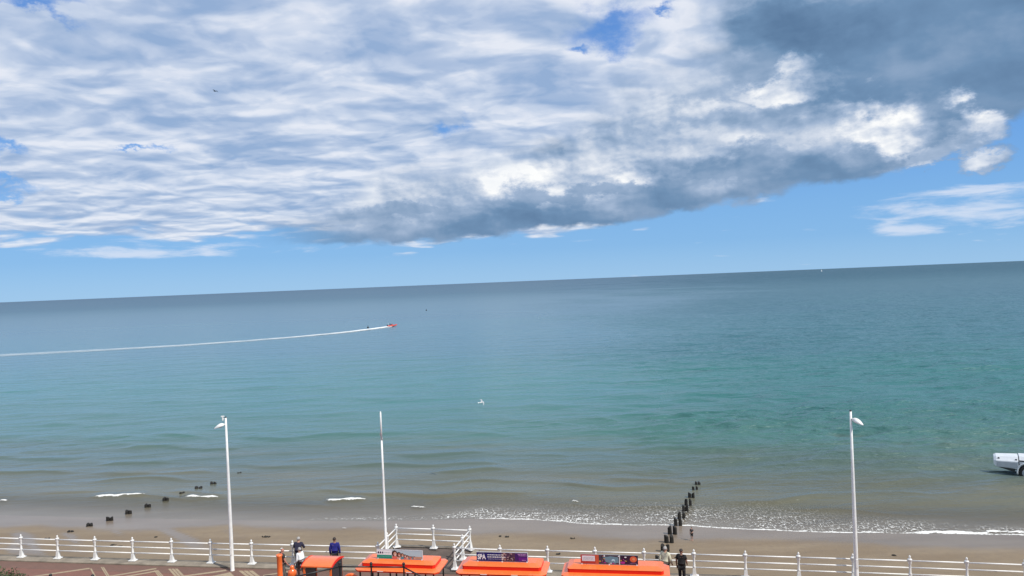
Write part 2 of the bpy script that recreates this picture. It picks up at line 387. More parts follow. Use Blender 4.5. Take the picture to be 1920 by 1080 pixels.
# ---- beach
def grid_mesh(name, X, Y, Z, m, smooth=True):
    r, c = X.shape; me = bpy.data.meshes.new(name)
    me.vertices.add(r * c); me.vertices.foreach_set('co', np.stack([X, Y, Z], -1).astype(np.float32).ravel())
    i = np.arange(r * c).reshape(r, c); q = np.stack([i[:-1, :-1], i[:-1, 1:], i[1:, 1:], i[1:, :-1]], -1).reshape(-1, 4)
    me.loops.add(q.size); me.loops.foreach_set('vertex_index', q.ravel().astype(np.int32))
    me.polygons.add(len(q)); me.polygons.foreach_set('loop_start', np.arange(0, q.size, 4, dtype=np.int32)); me.polygons.foreach_set('loop_total', np.full(len(q), 4, np.int32))
    me.polygons.foreach_set('use_smooth', np.full(len(q), smooth)); me.materials.append(m); me.update(calc_edges=True); me.validate()
    return me
def set_attr(me, name, arr):
    a = me.attributes.new(name, 'FLOAT', 'POINT'); a.data.foreach_set('value', np.asarray(arr, np.float32).ravel())

msand = bpy.data.materials.new('sand'); msand.use_nodes = True; T = NT(msand.node_tree); b = T.n['Principled BSDF']
tcn = T.new('ShaderNodeTexCoord'); po = tcn.outputs['Object']
wet = T.new('ShaderNodeAttribute', attribute_name='wet').outputs['Fac']
n_a = T.noise(T.vmul(po, (0.10, 0.45, 1)), 1.0, 6, 0.6); n_b = T.noise(po, 1.7, 6, 0.65); n_c = T.noise(po, 14, 4, 0.6)
dry = T.mix(T.ss(n_a, 0.32, 0.68), (0.210, 0.155, 0.098), (0.268, 0.206, 0.136))
dry = T.mix(T.m('MULTIPLY', T.ss(n_b, 0.35, 0.75), 0.35), dry, (0.185, 0.140, 0.100))
n_d = T.noise(T.vmul(po, (0.5, 1.3, 1)), 3.0, 5, 0.7)
dry = T.mix(T.m('MULTIPLY', T.ss(n_d, 0.54, 0.70), 0.40), dry, (0.15, 0.115, 0.082))
dry = T.mix(T.m('MULTIPLY', T.ss(n_c, 0.58, 0.74), 0.45), dry, (0.13, 0.10, 0.075))
wetc = T.mix(T.ss(n_a, 0.35, 0.7), (0.196, 0.156, 0.120), (0.232, 0.188, 0.146))
wf = T.m('ADD', wet, T.m('MULTIPLY', T.m('SUBTRACT', n_b, 0.5), 0.35), clamp=True)
T.l.new(T.mix(wf, dry, wetc), b.inputs['Base Color'])
T.l.new(T.ss(wf, 0.2, 1.0, 0.85, 0.28), b.inputs['Roughness']); b.inputs['Specular IOR Level'].default_value = 0.45
bn = T.new('ShaderNodeBump'); bn.inputs['Strength'].default_value = 0.6; bn.inputs['Distance'].default_value = 0.06
T.l.new(T.m('MULTIPLY', T.m('ADD', n_b, T.m('MULTIPLY', n_c, 0.5)), T.m('SUBTRACT', 1.0, T.m('MULTIPLY', wf, 0.8))), bn.inputs['Height']); T.l.new(bn.outputs[0], b.inputs['Normal'])
xs = np.linspace(-110, 95, 420); ys = np.concatenate([np.linspace(28, 95, 270), np.linspace(96, 400, 40)])
BX, BY = np.meshgrid(xs, ys); BZ = sand_z(BX, BY)
beach = link('beach', grid_mesh('beach', BX, BY, np.maximum(BZ, -6), msand)); tag(beach, 'sloping sandy beach below the promenade, wet near the waterline', 'beach', kind='structure')
s_b = BY - shore_y(BX)
wline = -3.2 + 1.6 * fbm(BX * 0.07, BY * 0.02 + 4, 3)                 # last high swash
streak = sstep(0.16, 0.5, fbm((BX + BY * 1.1) * 0.28, (BY - BX * 0.6) * 0.06 + 3, 3)) * sstep(-19, -26, BX + 3) * sstep(-14, -9, s_b)
set_attr(beach.data, 'wet', np.maximum(sstep(wline - 1.6, wline + 1.2, s_b), streak * 0.9))

# ---- sea: one sheet from the waterline to the horizon, real waves where they are large enough to see
NA = 700
aa = np.linspace(R(-66), R(66), NA); rr = np.concatenate([np.arange(44.0, 112.0, 0.17), 112.0 * np.exp(np.linspace(0, math.log(17000 / 112.0), 560))]); GAP = np.gradient(rr)[:, None]
A_, R_ = np.meshgrid(aa, rr); SX = R_ * np.tan(np.clip(A_, -1.2, 1.2)) * 0.88; SY = R_.copy()
SS = SY - shore_y(SX); DEP = -np.where(SS < 0, -SS * 0.030, -SS * 0.022)
fade = lambda lam: np.clip(1.6 - np.maximum(GAP, R_ * 0.003) * 2.2 / lam, 0, 1)
rough_patch = sstep(-0.02, 0.42, np.arctan2(SX, SY) + 0.10 * fbm(SX * 0.01, SY * 0.006, 2)) * sstep(2, 22, SS)
amp = (0.80 + 3.4 * rough_patch) * sstep(-1, 16, SS) * (0.75 + 0.5 * fbm(SX * 0.02, SY * 0.012, 2))
SZ = np.zeros_like(SX)
SZ += amp * 0.20 * fbm(SX * 0.052 + SY * 0.030, SY * 0.150 - SX * 0.022, 2, 0.5) * fade(6.0)
SZ += (0.35 + 0.65 * sstep(12, 45, SS)) * amp * 0.12 * (1 - 2 * np.abs(pnoise(SX * 0.10 - SY * 0.05 + 7, SY * 0.28 + SX * 0.05))) * fade(3.4)
calm = sstep(12, 45, SS)
SZ += calm * amp * 0.060 * (1 - 2 * np.abs(pnoise(SX * 0.24 + SY * 0.10 + 3, SY * 0.58 - SX * 0.07))) * fade(1.8)
SZ += calm * amp * 0.030 * fbm(SX * 0.9 + SY * 0.2, SY * 1.5 - SX * 0.25, 2) * fade(0.8)
# swell lines running in to the beach
swell = np.zeros_like(SX); x1 = np.linspace(SX.min(), 400, 6000); x1 = np.linspace(-400, 400, 6000); on_x = lambda f: np.interp(SX, x1, f)
for s0, wdt, h0, seed in [(5.0, 0.5, .16, 1.0), (8.5, 0.7, .22, 5.0), (12.5, .8, .20, 41.0), (16, 0.9, .22, 9.0), (20, 1.0, .20, 13.0), (24.5, 1.2, .22, 17.0), (30, 1.3, .20, 45.), (37, 1.6, .22, 21.0), (46, 2.0, .20, 25.0), (57, 2.4, .20, 29.0), (70, 3, .2, 33.), (88, 3.5, .2, 37.)]:
    sw = SS - s0 - on_x(3.4 * fbm(x1 * 0.04, x1 * 0 + seed, 3))
    env = on_x(sstep(-0.10, 0.36, fbm(x1 * 0.055 + seed * 3, x1 * 0 + seed, 2)))
    prof = np.exp(-np.where(sw < 0, sw / (wdt * 0.55), sw / (wdt * 1.5)) ** 2)
    swell += h0 * env * prof
SZ += swell * sstep(0.5, 4, SS)
# breaking crests and lacy swash
FO = np.zeros_like(SX)
def crest(px0, px1, py, th, hgt):
    """a short breaking crest between two points of the water"""
    global SZ, FO
    p, q = at(px0, py, 0.1), at(px1, py, 0.1); t = (SX - p.x) / (q.x - p.x); env = sstep(-0.08, 0.22, t) * sstep(1.08, 0.78, t)
    yc = p.y + (q.y - p.y) * t + on_x(0.55 * fbm(x1 * 0.35, x1 * 0 + py, 3))
    dd = SY - yc; w = on_x(np.maximum(0.05, th * (0.75 + 1.1 * fbm(x1 * 0.8 + 3, x1 * 0 + px0, 2))) + 0.07)
    SZ += hgt * env * np.exp(-np.where(dd < 0, dd / 0.45, dd / 1.5) ** 2)
    FO = np.maximum(FO, 1.35 * env * np.exp(-(dd / w) ** 2))
for c_ in [(172, 275, 928.5, .21, .20), (343, 416, 931.5, .21, .20), (608, 688, 936, .20, .20), (768, 800, 950, .06, .12), (1072, 1085, 939.5, .05, .12), (0, 14, 937, .2, .12), (1700, 1870, 996.5, .22, .10), (1845, 1925, 994.5, .20, .10)]: crest(*c_)
ex = SX
lace_w = np.interp(SX, [at(x, 985, 0).x for x in (0, 540, 620, 840, 900, 1100, 1300, 1500, 1600, 1720, 1920)], [0.0, 0.0, 2.0, 3.0, 5.0, 7.0, 8.5, 8.5, 6.5, 4.5, 3.5])
lace = sstep(-0.2, 0.6, SS) * sstep(1.0, 0.15, SS / np.maximum(lace_w, 0.01)) * (lace_w > 0.05)
lace = lace * (0.62 + 0.5 * fbm(SX * 0.12 + 2, SY * 0.25, 2))
edge_on = np.interp(SX, [at(x, 985, 0).x for x in (0, 500, 870, 900, 1920)], [0.25, 0.12, 0.35, 1.0, 1.0])
efo = np.exp(-((SS - 0.15 - on_x(0.22 * fbm(x1 * 0.45, x1 * 0 + 3, 3))) / 0.20) ** 2) * edge_on * (1.0 + on_x(0.45 * pnoise(x1 * 0.22, x1 * 0 + 8)))
SZ = SZ * sstep(-0.5, 2.5, SS)
msea = bpy.data.materials.new('sea_water'); msea.use_nodes = True; T = NT(msea.node_tree); T.n.clear()
mo = T.new('ShaderNodeOutputMaterial'); geo = T.new('ShaderNodeNewGeometry'); po = geo.outputs['Position']
A = lambda n: T.new('ShaderNodeAttribute', attribute_name=n).outputs['Fac']
off, dep, foam, lac, chop = A('off'), A('depth'), A('foam'), A('lace'), A('chop')
ramp = T.new('ShaderNodeValToRGB'); ramp.color_ramp.interpolation = 'EASE'
nlarge = T.noise(T.vmul(po, (0.006, 0.014, 1)), 1.0, 4, 0.5)
offw = T.m('MULTIPLY', off, T.ss(nlarge, 0.25, 0.75, 0.72, 1.35, 'LINEAR'))
lo = T.m('DIVIDE', T.m('LOGARITHM', T.m('ADD', T.m('MAXIMUM', offw, 0.0), 1.0), 10.0), 4.3)        # log10(1+s)/4.3
T.put(ramp.inputs[0], lo)
stops = [(0, (.185, .160, .108)), (6, (.155, .145, .098)), (14, (.108, .115, .085)), (26, (.080, .120, .100)), (45, (.060, .150, .132)), (90, (.046, .166, .158)), (200, (.054, .146, .180)), (600, (.044, .115, .162)), (2500, (.028, .078, .128)), (16000, (.018, .054, .102))]
for k, (s_, c_) in enumerate(stops):
    p_ = math.log10(1 + s_) / 4.3
    e = ramp.color_ramp.elements[0] if k == 0 else ramp.color_ramp.elements[1] if k == 1 else ramp.color_ramp.elements.new(p_)
    e.position = p_; e.color = (*c_, 1)
nsed = T.noise(T.vmul(po, (0.05, 0.22, 1)), 1.0, 5, 0.55)
bodyc = T.mix(T.m('MULTIPLY', T.ss(nsed, 0.45, 0.75), T.ss(off, 8, 60, 0.35, 0.0)), ramp.outputs[0], (.19, .17, .115))
bodyc = T.mix(T.m('MULTIPLY', chop, T.ss(off, 14, 60, 0.0, 0.34)), bodyc, (.022, .100, .125))
# ripples: finer relief that fades with distance into plain roughness
pos = T.vmul(po, (0.45, 1.0, 1.0)); dist = T.m('SUBTRACT', T.sep(po)[1], 0.0)
r1 = T.noise(pos, 1.1, 5, 0.6); r2 = T.noise(T.vmul(po, (0.10, 0.34, 1)), 1.0, 4, 0.55); r3 = T.noise(T.vmul(po, (0.012, 0.05, 1)), 1.0, 5, 0.6)
hgt = T.m('ADD', T.m('MULTIPLY', r1, T.ss(dist, 60, 260, 0.10, 0.0)), T.m('ADD', T.m('MULTIPLY', r2, T.ss(dist, 60, 700, 0.32, 0.10)), T.m('MULTIPLY', r3, T.ss(dist, 150, 2500, 0.0, 2.4))))
r4 = T.noise(T.vmul(po, (0.045, 0.15, 1)), 1.0, 4, 0.6)
hgt = T.m('ADD', hgt, T.m('MULTIPLY', r4, T.ss(dist, 70, 200, 0.2, 0.85)))
hgt = T.m('MULTIPLY', hgt, T.ss(chop, 0, 1, 1.0, 4.2, 'LINEAR'))
bn = T.new('ShaderNodeBump'); bn.inputs['Strength'].default_value = 0.85; bn.inputs['Distance'].default_value = 1.0; T.l.new(hgt, bn.inputs['Height'])
dif = T.new('ShaderNodeBsdfDiffuse'); T.l.new(bodyc, dif.inputs[0]); T.l.new(bn.outputs[0], dif.inputs['Normal'])
glo = T.new('ShaderNodeBsdfGlossy'); glo.inputs['Color'].default_value = (0.80, 0.93, 1, 1); T.l.new(bn.outputs[0], glo.inputs['Normal'])
T.l.new(T.m('ADD', T.ss(dist, 60, 900, 0.22, 0.32), T.m('MULTIPLY', chop, 0.12)), glo.inputs['Roughness'])
fr = T.new('ShaderNodeFresnel'); fr.inputs['IOR'].default_value = 1.33; T.l.new(bn.outputs[0], fr.inputs['Normal'])
mx = T.new('ShaderNodeMixShader'); T.l.new(T.m('MULTIPLY', T.m('MINIMUM', fr.outputs[0], T.ss(dist, 150, 1500, 0.60, 0.34)), T.ss(chop, 0, 1, 0.88, 0.60)), mx.inputs[0]); T.l.new(dif.outputs[0], mx.inputs[1]); T.l.new(glo.outputs[0], mx.inputs[2])
# foam
fd = T.new('ShaderNodeBsdfDiffuse'); fd.inputs[0].default_value = (0.80, 0.79, 0.75, 1)
vo = T.new('ShaderNodeTexVoronoi', feature='DISTANCE_TO_EDGE', voronoi_dimensions='2D'); T.l.new(T.vadd(T.vmul(po, (1.0, 0.62, 1)), T.vscale(T.noise(po, 2.2, 3, 0.6, out=1), 0.55)), vo.inputs['Vector']); vo.inputs['Scale'].default_value = 3.3
nf = T.noise(T.vmul(po, (1.0, 0.7, 1)), 2.6, 5, 0.65)
lac_m = T.m('MULTIPLY', T.m('MULTIPLY', T.ss(vo.outputs['Distance'], 0.03, 0.14, 1, 0), T.ss(nf, 0.34, 0.62)), T.m('MULTIPLY', lac, 1.6), clamp=True)
nf2 = T.noise(T.vmul(po, (1.0, 0.8, 1)), 5.5, 4, 0.7)
fo_m = T.ss(T.m('ADD', foam, T.m('ADD', T.m('MULTIPLY', T.m('SUBTRACT', nf, 0.5), 0.9), T.m('MULTIPLY', T.m('SUBTRACT', nf2, 0.5), 1.4))), 0.42, 0.85)
fm = T.m('MAXIMUM', lac_m, T.m('MULTIPLY', fo_m, T.ss(foam, 0.05, 0.25)))
mf = T.new('ShaderNodeMixShader'); T.l.new(fm, mf.inputs[0]); T.l.new(mx.outputs[0], mf.inputs[1]); T.l.new(fd.outputs[0], mf.inputs[2])
# the shallow edge is clear
tr = T.new('ShaderNodeBsdfTransparent'); tr.inputs[0].default_value = (0.93, 0.95, 0.95, 1); mt = T.new('ShaderNodeMixShader')
T.l.new(T.m('MAXIMUM', T.ss(dep, -0.005, 0.22, 0.0, 1.0), fm), mt.inputs[0]); T.l.new(tr.outputs[0], mt.inputs[1]); T.l.new(mf.outputs[0], mt.inputs[2]); T.l.new(mt.outputs[0], mo.inputs[0])
# leave out the dry part of the sheet
first = int(np.argmax((SS > -1.5).any(axis=1)))
sea = link('sea', grid_mesh('sea', SX[first:], SY[first:], SZ[first:], msea)); tag(sea, kind='structure')
for nm, ar in (('off', SS), ('depth', DEP), ('foam', np.maximum(FO, efo)), ('lace', lace), ('chop', rough_patch)): set_attr(sea.data, nm, ar[first:])

# ---- promenade, sea wall, platform, terrace
def paved(name, cA, cB, cJ, scale=1.0):
    m = bpy.data.materials.new(name); m.use_nodes = True; T = NT(m.node_tree); b = T.n['Principled BSDF']; tcn = T.new('ShaderNodeTexCoord'); po = tcn.outputs['Object']
    bk = T.new('ShaderNodeTexBrick'); T.l.new(po, bk.inputs['Vector']); bk.inputs['Scale'].default_value = scale; bk.inputs['Brick Width'].default_value = 0.4; bk.inputs['Row Height'].default_value = 0.2
    bk.inputs['Mortar Size'].default_value = 0.012; bk.inputs['Color1'].default_value = (*cA, 1); bk.inputs['Color2'].default_value = (*cB, 1); bk.inputs['Mortar'].default_value = (*cJ, 1)
    n = T.noise(po, 0.6, 6, 0.65); n2 = T.noise(po, 9, 4, 0.6)
    col = T.mix(T.ss(n, 0.3, 0.75, 0, 0.45), bk.outputs[0], cJ); col = T.mix(T.ss(n2, 0.5, 0.8, 0, 0.3), col, tuple(c * 0.6 for c in cA))
    T.l.new(col, b.inputs['Base Color']); b.inputs['Roughness'].default_value = 0.85
    bn = T.new('ShaderNodeBump'); bn.inputs['Strength'].default_value = 0.4; bn.inputs['Distance'].default_value = 0.01; T.l.new(T.m('ADD', bk.outputs['Fac'], n2), bn.inputs['Height']); bn.invert = True; T.l.new(bn.outputs[0], b.inputs['Normal'])
    MATS[name] = m; return m
paved('red_paving', (.235, .105, .076), (.205, .092, .068), (.165, .090, .068)); paved('tan_paving', (.40, .31, .20), (.36, .28, .185), (.28, .22, .15)); paved('brown_paving', (.190, .102, .076), (.170, .092, .068), (.140, .084, .064))
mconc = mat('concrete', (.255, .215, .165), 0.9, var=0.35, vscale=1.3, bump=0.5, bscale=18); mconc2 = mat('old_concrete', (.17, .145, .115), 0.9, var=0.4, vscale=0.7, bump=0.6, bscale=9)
MATS['dark_ground'] = mat('dark_ground', (.115, .085, .068), 0.9, var=0.35, vscale=0.9, bump=0.4, bscale=20)
def strip(name, xs_, off0, off1, z0, z1, m, parent=None, bevel=0.0):
    """band that follows the railing line between two offsets (positive = to seaward)"""
    mb = MB(); rings = []
    for x in xs_:
        y = float(fence_y(x)); rings.append([(x, y + off0, z0), (x, y + off1, z0), (x, y + off1, z1), (x, y + off0, z1)])
    mb.loft(rings); return mb.build(name, m, parent, bevel)
XL, XR = -75.0, 62.0
# the platform that projects over the beach
cnl, cnr = at(708, 1018.5, PROM + POST_H), at(851.5, 1021.5, PROM + POST_H); fal, far_ = at(742.5, 984.5, PROM + POST_H), at(880.5, 988.5, PROM + POST_H)
allx = list(np.linspace(XL, XR, 110))
prom = strip('promenade', allx, -14.5, -0.45, PROM - 0.5, PROM, MATS['red_paving']); tag(prom, kind='structure')
brown = strip('kerbside_band', list(np.linspace(XL, XR, 110)), -1.35, -0.452, PROM - 0.05, PROM + 0.004, MATS['brown_paving'], prom)
lw = [x for x in allx if x < cnl.x - 0.2] + [cnl.x - 0.12]; rw = [cnr.x + 0.12] + [x for x in allx if x > cnr.x + 0.2]
wall = empty('sea_wall', (0, 0, 0)); tag(wall, 'weathered concrete sea wall with a kerb under the white railing', 'wall')
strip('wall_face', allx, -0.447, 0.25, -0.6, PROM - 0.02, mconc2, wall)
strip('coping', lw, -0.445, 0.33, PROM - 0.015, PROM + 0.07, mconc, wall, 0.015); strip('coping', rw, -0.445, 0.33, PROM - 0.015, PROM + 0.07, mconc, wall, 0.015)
plat = empty('viewing_platform', (0, 0, 0)); tag(plat, 'dark brown platform jutting from the promenade over the beach', 'platform')
def ext(p, q, d): v = (q - p).normalized(); return q + v * d
o_l, o_r = ext(cnl, fal, 0.35), ext(cnr, far_, 0.35); ux = (cnr - cnl).normalized()
pl, pr = cnl - ux * 0.30, cnr + ux * 0.30; ol, orr = o_l - ux * 0.30, o_r + ux * 0.30
pin = Vector((-ux.y, ux.x, 0)) * -0.44
MB().prism([(p.x, p.y) for p in (pl + pin, pr + pin, orr, ol)], PROM - 0.45, PROM + 0.010).build('deck_slab', MATS['dark_ground'], plat)
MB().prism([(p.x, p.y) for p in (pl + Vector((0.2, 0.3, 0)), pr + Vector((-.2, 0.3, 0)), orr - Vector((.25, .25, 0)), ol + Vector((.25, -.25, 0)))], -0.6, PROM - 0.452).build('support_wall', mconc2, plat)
for a_, b_ in ((pl, ol), (pr, orr), (ol, orr)):
    dv = (b_ - a_); n_ = Vector((-dv.y, dv.x, 0)).normalized() * 0.14
    if a_ is ol: a_, b_ = a_ + dv.normalized() * 0.145, b_ - dv.normalized() * 0.145
    MB().prism([(p.x, p.y) for p in (a_ - n_, b_ - n_, b_ + n_, a_ + n_)], PROM - 0.30, PROM + 0.07).build('edge_kerb', mconc, plat, 0.012)
# tan bands laid in the red paving
def band(pxs, m='tan_paving'):
    P_ = [at(x, y, PROM + 0.005) for x, y in pxs]; MB().prism([(p.x, p.y) for p in P_], PROM - 0.01, PROM + 0.0055 + random.random() * 0.002).build('paving_band', MATS[m], prom)
def line(a_, b_, w): band([(a_[0], a_[1] - w / 2), (b_[0], b_[1] - w / 2), (b_[0] + 1, b_[1] + w / 2), (a_[0] - 1, a_[1] + w / 2)])
def ex2(x0, y0, x1, y1, yb=1112): return x0 + (x1 - x0) * (yb - y0) / (y1 - y0)
line((20, 1087), (167.5, 1065.6), 1.9)
for xa, xb, ya, xc, xd in ((168.8, 172, 1066, 176, 179.5), (188.8, 195, 1063.2, 199, 205.5), (288.5, 297, 1069.5, 296, 306.6), (315, 333, 1066.3, 327, 346), (447, 474, 1070, 460, 487)):
    if xb - xa < 5: parts_ = [(0, 1)]
    else: parts_ = [(0, .27), (.35, .63), (.71, 1)] if xb - xa > 8 else [(0, .42), (.56, 1)]
    for f0, f1 in parts_:
        t0, t1 = xa + (xb - xa) * f0, xa + (xb - xa) * f1; u0, u1 = xc + (xd - xc) * f0, xc + (xd - xc) * f1
        band([(t0, ya), (t1, ya), (ex2(t1, ya, u1, 1080), 1112), (ex2(t0, ya, u0, 1080), 1112)])
line((150, 1090), (292.5, 1066), 2.0); line((180, 1091), (297, 1070), 2.0); line((290, 1088), (423.8, 1069.3), 2.4); line((494, 1079), (540, 1072), 2.2)
band([(380, 1083.5), (431.6, 1073), (470, 1110), (420, 1110)]); 
# lower garden terrace on the landward side, under the camera
terr = MB().prism([(-75, -9), (60, -9), (60, 20.5), (6, 23.5), (-1.5, 26.4), (-75, 26.4)], 0.0, PROM + 3.6).build('terrace', mat('terrace_stone', (.22, .19, .15), 0.9, var=0.3, vscale=0.8, bump=0.4)); tag(terr, kind='structure')
TERR = PROM + 3.6

# ------------------------------------------------------------------ white railings
mwhite = mat('white_paint', (.80, .79, .76), 0.45, var=0.09, vscale=5)
def post_parts(parent, loc, rz):
    p = link('post', PM['post'], parent); p.location = loc; p.rotation_euler = (0, 0, rz)
    f = link('finial', PM['finial'], p); g = link('foot_plate', PM['foot'], p); return p
PM = {}
mb = MB(); mb.box((0, 0, .24), (.19, .17, .36), 0, .66); mb.box((0, 0, .075), (.24, .20, .04)); mb.smooth = True
mb.lathe([(.060, .42), (.075, .46), (.052, .50), (.050, .88), (.070, .94), (.080, .98), (.080, 1.08), (.098, 1.10), (.098, 1.13), (.060, 1.16)], n=10); PM['post'] = mb.mesh('post', [mwhite])
mb = MB(); mb.smooth = True; mb.lathe([(.058, 1.155), (.030, 1.18), (.046, 1.215), (.050, 1.245), (.030, 1.28), (.010, 1.305)], n=10); PM['finial'] = mb.mesh('finial', [mwhite])
mb = MB(); mb.box((0, 0, .035), (.40, .30, .04)); PM['foot'] = mb.mesh('foot_plate', [mwhite])
RAIL_Z = (1.055, 0.745, 0.435); KZ = PROM + 0.072
def railing(name, pts, label, rails=True, own=None):
    """pts = posts in order; own = which of them belong to this railing"""
    t = empty(name, (*pts[0], KZ)); tag(t, label, 'railing'); org = Vector((*pts[0], KZ))
    for i, p in enumerate(pts):
        q = pts[min(i + 1, len(pts) - 1)]; w = pts[max(i - 1, 0)]; rz = math.atan2(q[1] - w[1], q[0] - w[0])
        if own is None or own[i]: post_parts(t, Vector((*p, KZ)) - org, rz)
    for i in range(len(pts) - 1):
        a_, b_ = Vector((*pts[i], KZ)) - org, Vector((*pts[i + 1], KZ)) - org; d = (b_ - a_); u = d.normalized()
        for z in RAIL_Z:
            mb = MB(); mb.smooth = True; mb.tube([a_ + u * 0.04 + Vector((0, 0, z)), b_ - u * 0.04 + Vector((0, 0, z))], 0.033, 8); mb.build('rail', mwhite, t)
    return t
fx = [float(at(x, y, PROM + POST_H).x) for x, y in FENCE_PX]
sp = fx[1] - fx[0]
left_x = [fx[0] - 2.05 * k for k in (4, 3, 2, 1)] + fx[:8]; gap = (cnl.x - fx[7]) / 2; left_x += [fx[7] + gap]
lp = [(x, float(fence_y(x))) for x in left_x] + [(cnl.x, cnl.y)]
rp = [(cnr.x, cnr.y)] + [(x, float(fence_y(x))) for x in fx[8:]] + [(fx[-1] + 2.05 * k, float(fence_y(fx[-1] + 2.05 * k))) for k in (1, 2, 3)]
railing('promenade_railing', lp, 'white cast railing along the sea wall left of the jutting platform', own=[1] * (len(lp) - 1) + [0])
railing('promenade_railing', rp, 'white cast railing along the sea wall right of the jutting platform', own=[0] + [1] * (len(rp) - 1))
ml, mr = (cnl + fal) / 2, (cnr + far_) / 2; fm = at(812, 986.3, PROM + POST_H)
railing('platform_railing', [(p.x, p.y) for p in (cnl, ml, fal, fm, far_, mr, cnr)], 'white three-sided railing round the jutting platform')

# ------------------------------------------------------------------ lamp posts and flagpole
mdark = mat('black_metal', (.012, .012, .013), 0.45); mgrey = mat('grey_metal', (.30, .31, .32), 0.4); mglass = mat('lamp_glass', (.55, .62, .68), 0.15)
def lamp(base, hgt, az_, label, gadget):
    t = empty('street_lamp', base); tag(t, label, 'street lamp')
    mb = MB(); mb.smooth = True; mb.lathe([(.115, 0), (.115, .02), (.098, .05), (.095, 1.3), (.085, 3.2), (.066, 5.4), (.048, hgt)], n=14); mb.build('column', mwhite, t)
    MB().box((0.0, -.097, 1.05), (.10, .02, .42)).build('access_door', mwhite, t, 0.006)
    mb = MB(); mb.smooth = True; mb.lathe([(.052, hgt), (.052, hgt + .03), (.02, hgt + .06)], n=10); mb.build('cap', mdark, t)
    hd = empty('lamp_head', (0, 0, 0)); hd.parent = t; hd.rotation_euler = (0, 0, az_)
    # shell: shallow leaf-shaped dome from the arm to a pointed tip
    rings = []; L = 0.52; zt = hgt - 0.36
    for i in range(9):
        f = i / 8.0; x = .09 + L * f; w = .135 * (math.sin(math.pi * min(1, f * 0.93 + 0.06)) ** 0.7) + .008; hh = .17 * (math.sin(math.pi * min(1.0, 0.10 + f * 0.90)) ** 0.9) * (1 - .25 * f) + .012; zb = zt - .16 * f - .02
        ring = [(x, w * math.cos(a_), zb + hh * max(0, math.sin(a_)) - (.015 if math.sin(a_) < -.01 else 0)) for a_ in [k * 2 * math.pi / 14 for k in range(14)]]
        rings.append(ring)
    mb = MB(); mb.smooth = True; mb.loft(rings); sh = mb.build('shade', mwhite, hd)
    mb = MB(); mb.smooth = True; mb.tube([(.03, 0, zt + .02), (.16, 0, zt + .03)], .032, 8); mb.build('arm', mwhite, hd)
    mb = MB(); mb.smooth = True; mb.ball((.30, 0, zt - .115), .095, 10, (1.4, .8, .28)); mb.build('lens', mglass, hd)
    if gadget:
        mb = MB(); mb.tube([(.04, 0, hgt - .05), (.13, 0, hgt - .02)], .012, 6); mb.tube([(.15, 0, hgt - .13), (.15, 0, hgt + .06)], .035, 8); mb.box((.15, 0, hgt + .08), (.16, .07, .05)); mb.build('sensor', mwhite, hd)
    return t
lb = at(436, 1070, PROM)
lh = CAM_Z + (ray(428.5, 783).z / ray(428.5, 783).y) * lb.y - PROM
lamp((lb.x, lb.y, PROM), lh, math.pi + 0.15, 'tall white street lamp in front of the left railing, lamp head to the left', True)
dr = 33.45; rt = atd(1594.5, 771, dr); rb_x = atd(1606, 1080, dr).x
l2 = lamp((rb_x, dr, PROM), rt.z - PROM, -1.05, 'tall white street lamp at the right, by the railing near the vehicle in the water', False)
fd_ = 37.5; ft = atd(717, 772, fd_); fb_ = atd(724, 1025, fd_)
t = empty('flagpole', (fb_.x, fd_, PROM)); tag(t, 'slim white flagpole without a flag at the corner of the platform', 'flagpole'); fh = ft.z - PROM
mb = MB(); mb.smooth = True; mb.lathe([(.10, 0), (.10, .25), (.062, .28), (.054, fh * .6), (.048, fh - 1.42)], n=12); mb.build('lower_mast', mwhite, t)
mb = MB(); mb.smooth = True; mb.lathe([(.046, fh - 1.42), (.042, fh - .05), (.03, fh - .04), (.03, fh), (.005, fh + .03)], n=10); mb.build('upper_mast', mwhite, t)
mb = MB(); mb.box((0, 0, fh - 1.40), (.13, .11, .05)); mb.box((-.05, 0, fh - 1.15), (.06, .03, .14)); mb.build('joint_bracket', mgrey, t)
mb = MB(); mb.tube([(.075, -.02, .95), (.05, -.02, fh - 1.3)], .006, 5); mb.build('halyard', mwhite, t)

# ------------------------------------------------------------------ people
mskin = mat('skin', (.48, .27, .19), 0.55); mskin_r = mat('ruddy_skin', (.50, .22, .16), 0.55); mskin_d = mat('tanned_skin', (.30, .16, .11), 0.55); meye = mat('eye', (.03, .02, .02), 0.2); mshoe = mat('shoe', (.03, .028, .027), 0.6); mshoe_w = mat('white_shoe', (.7, .7, .68), 0.6)
def skin_mesh(name, verts, edges, rad, mats, sub=1, root=0):
    me = bpy.data.meshes.new(name); me.from_pydata(verts, edges, []); o = bpy.data.objects.new(name, me); C.objects.link(o)
    sk = o.modifiers.new('skin', 'SKIN'); sk.use_smooth_shade = True
    sv = me.skin_vertices[0].data if me.skin_vertices else None
    if sv is None:
        bpy.context.view_layer.objects.active = o; sv = me.skin_vertices[0].data
    for i, r in enumerate(rad): sv[i].radius = (r if isinstance(r, tuple) else (r, r)); sv[i].use_root = (i == root)
    sb = o.modifiers.new('sub', 'SUBSURF'); sb.levels = sub; sb.render_levels = sub
    dg = bpy.context.evaluated_depsgraph_get(); ev = o.evaluated_get(dg); nm = bpy.data.meshes.new_from_object(ev)
    bpy.data.objects.remove(o); bpy.data.meshes.remove(me)
    nm.name = name; nm.materials.clear()
    for m in mats: nm.materials.append(m)
    nm.polygons.foreach_set('use_smooth', [True] * len(nm.polygons)); return nm
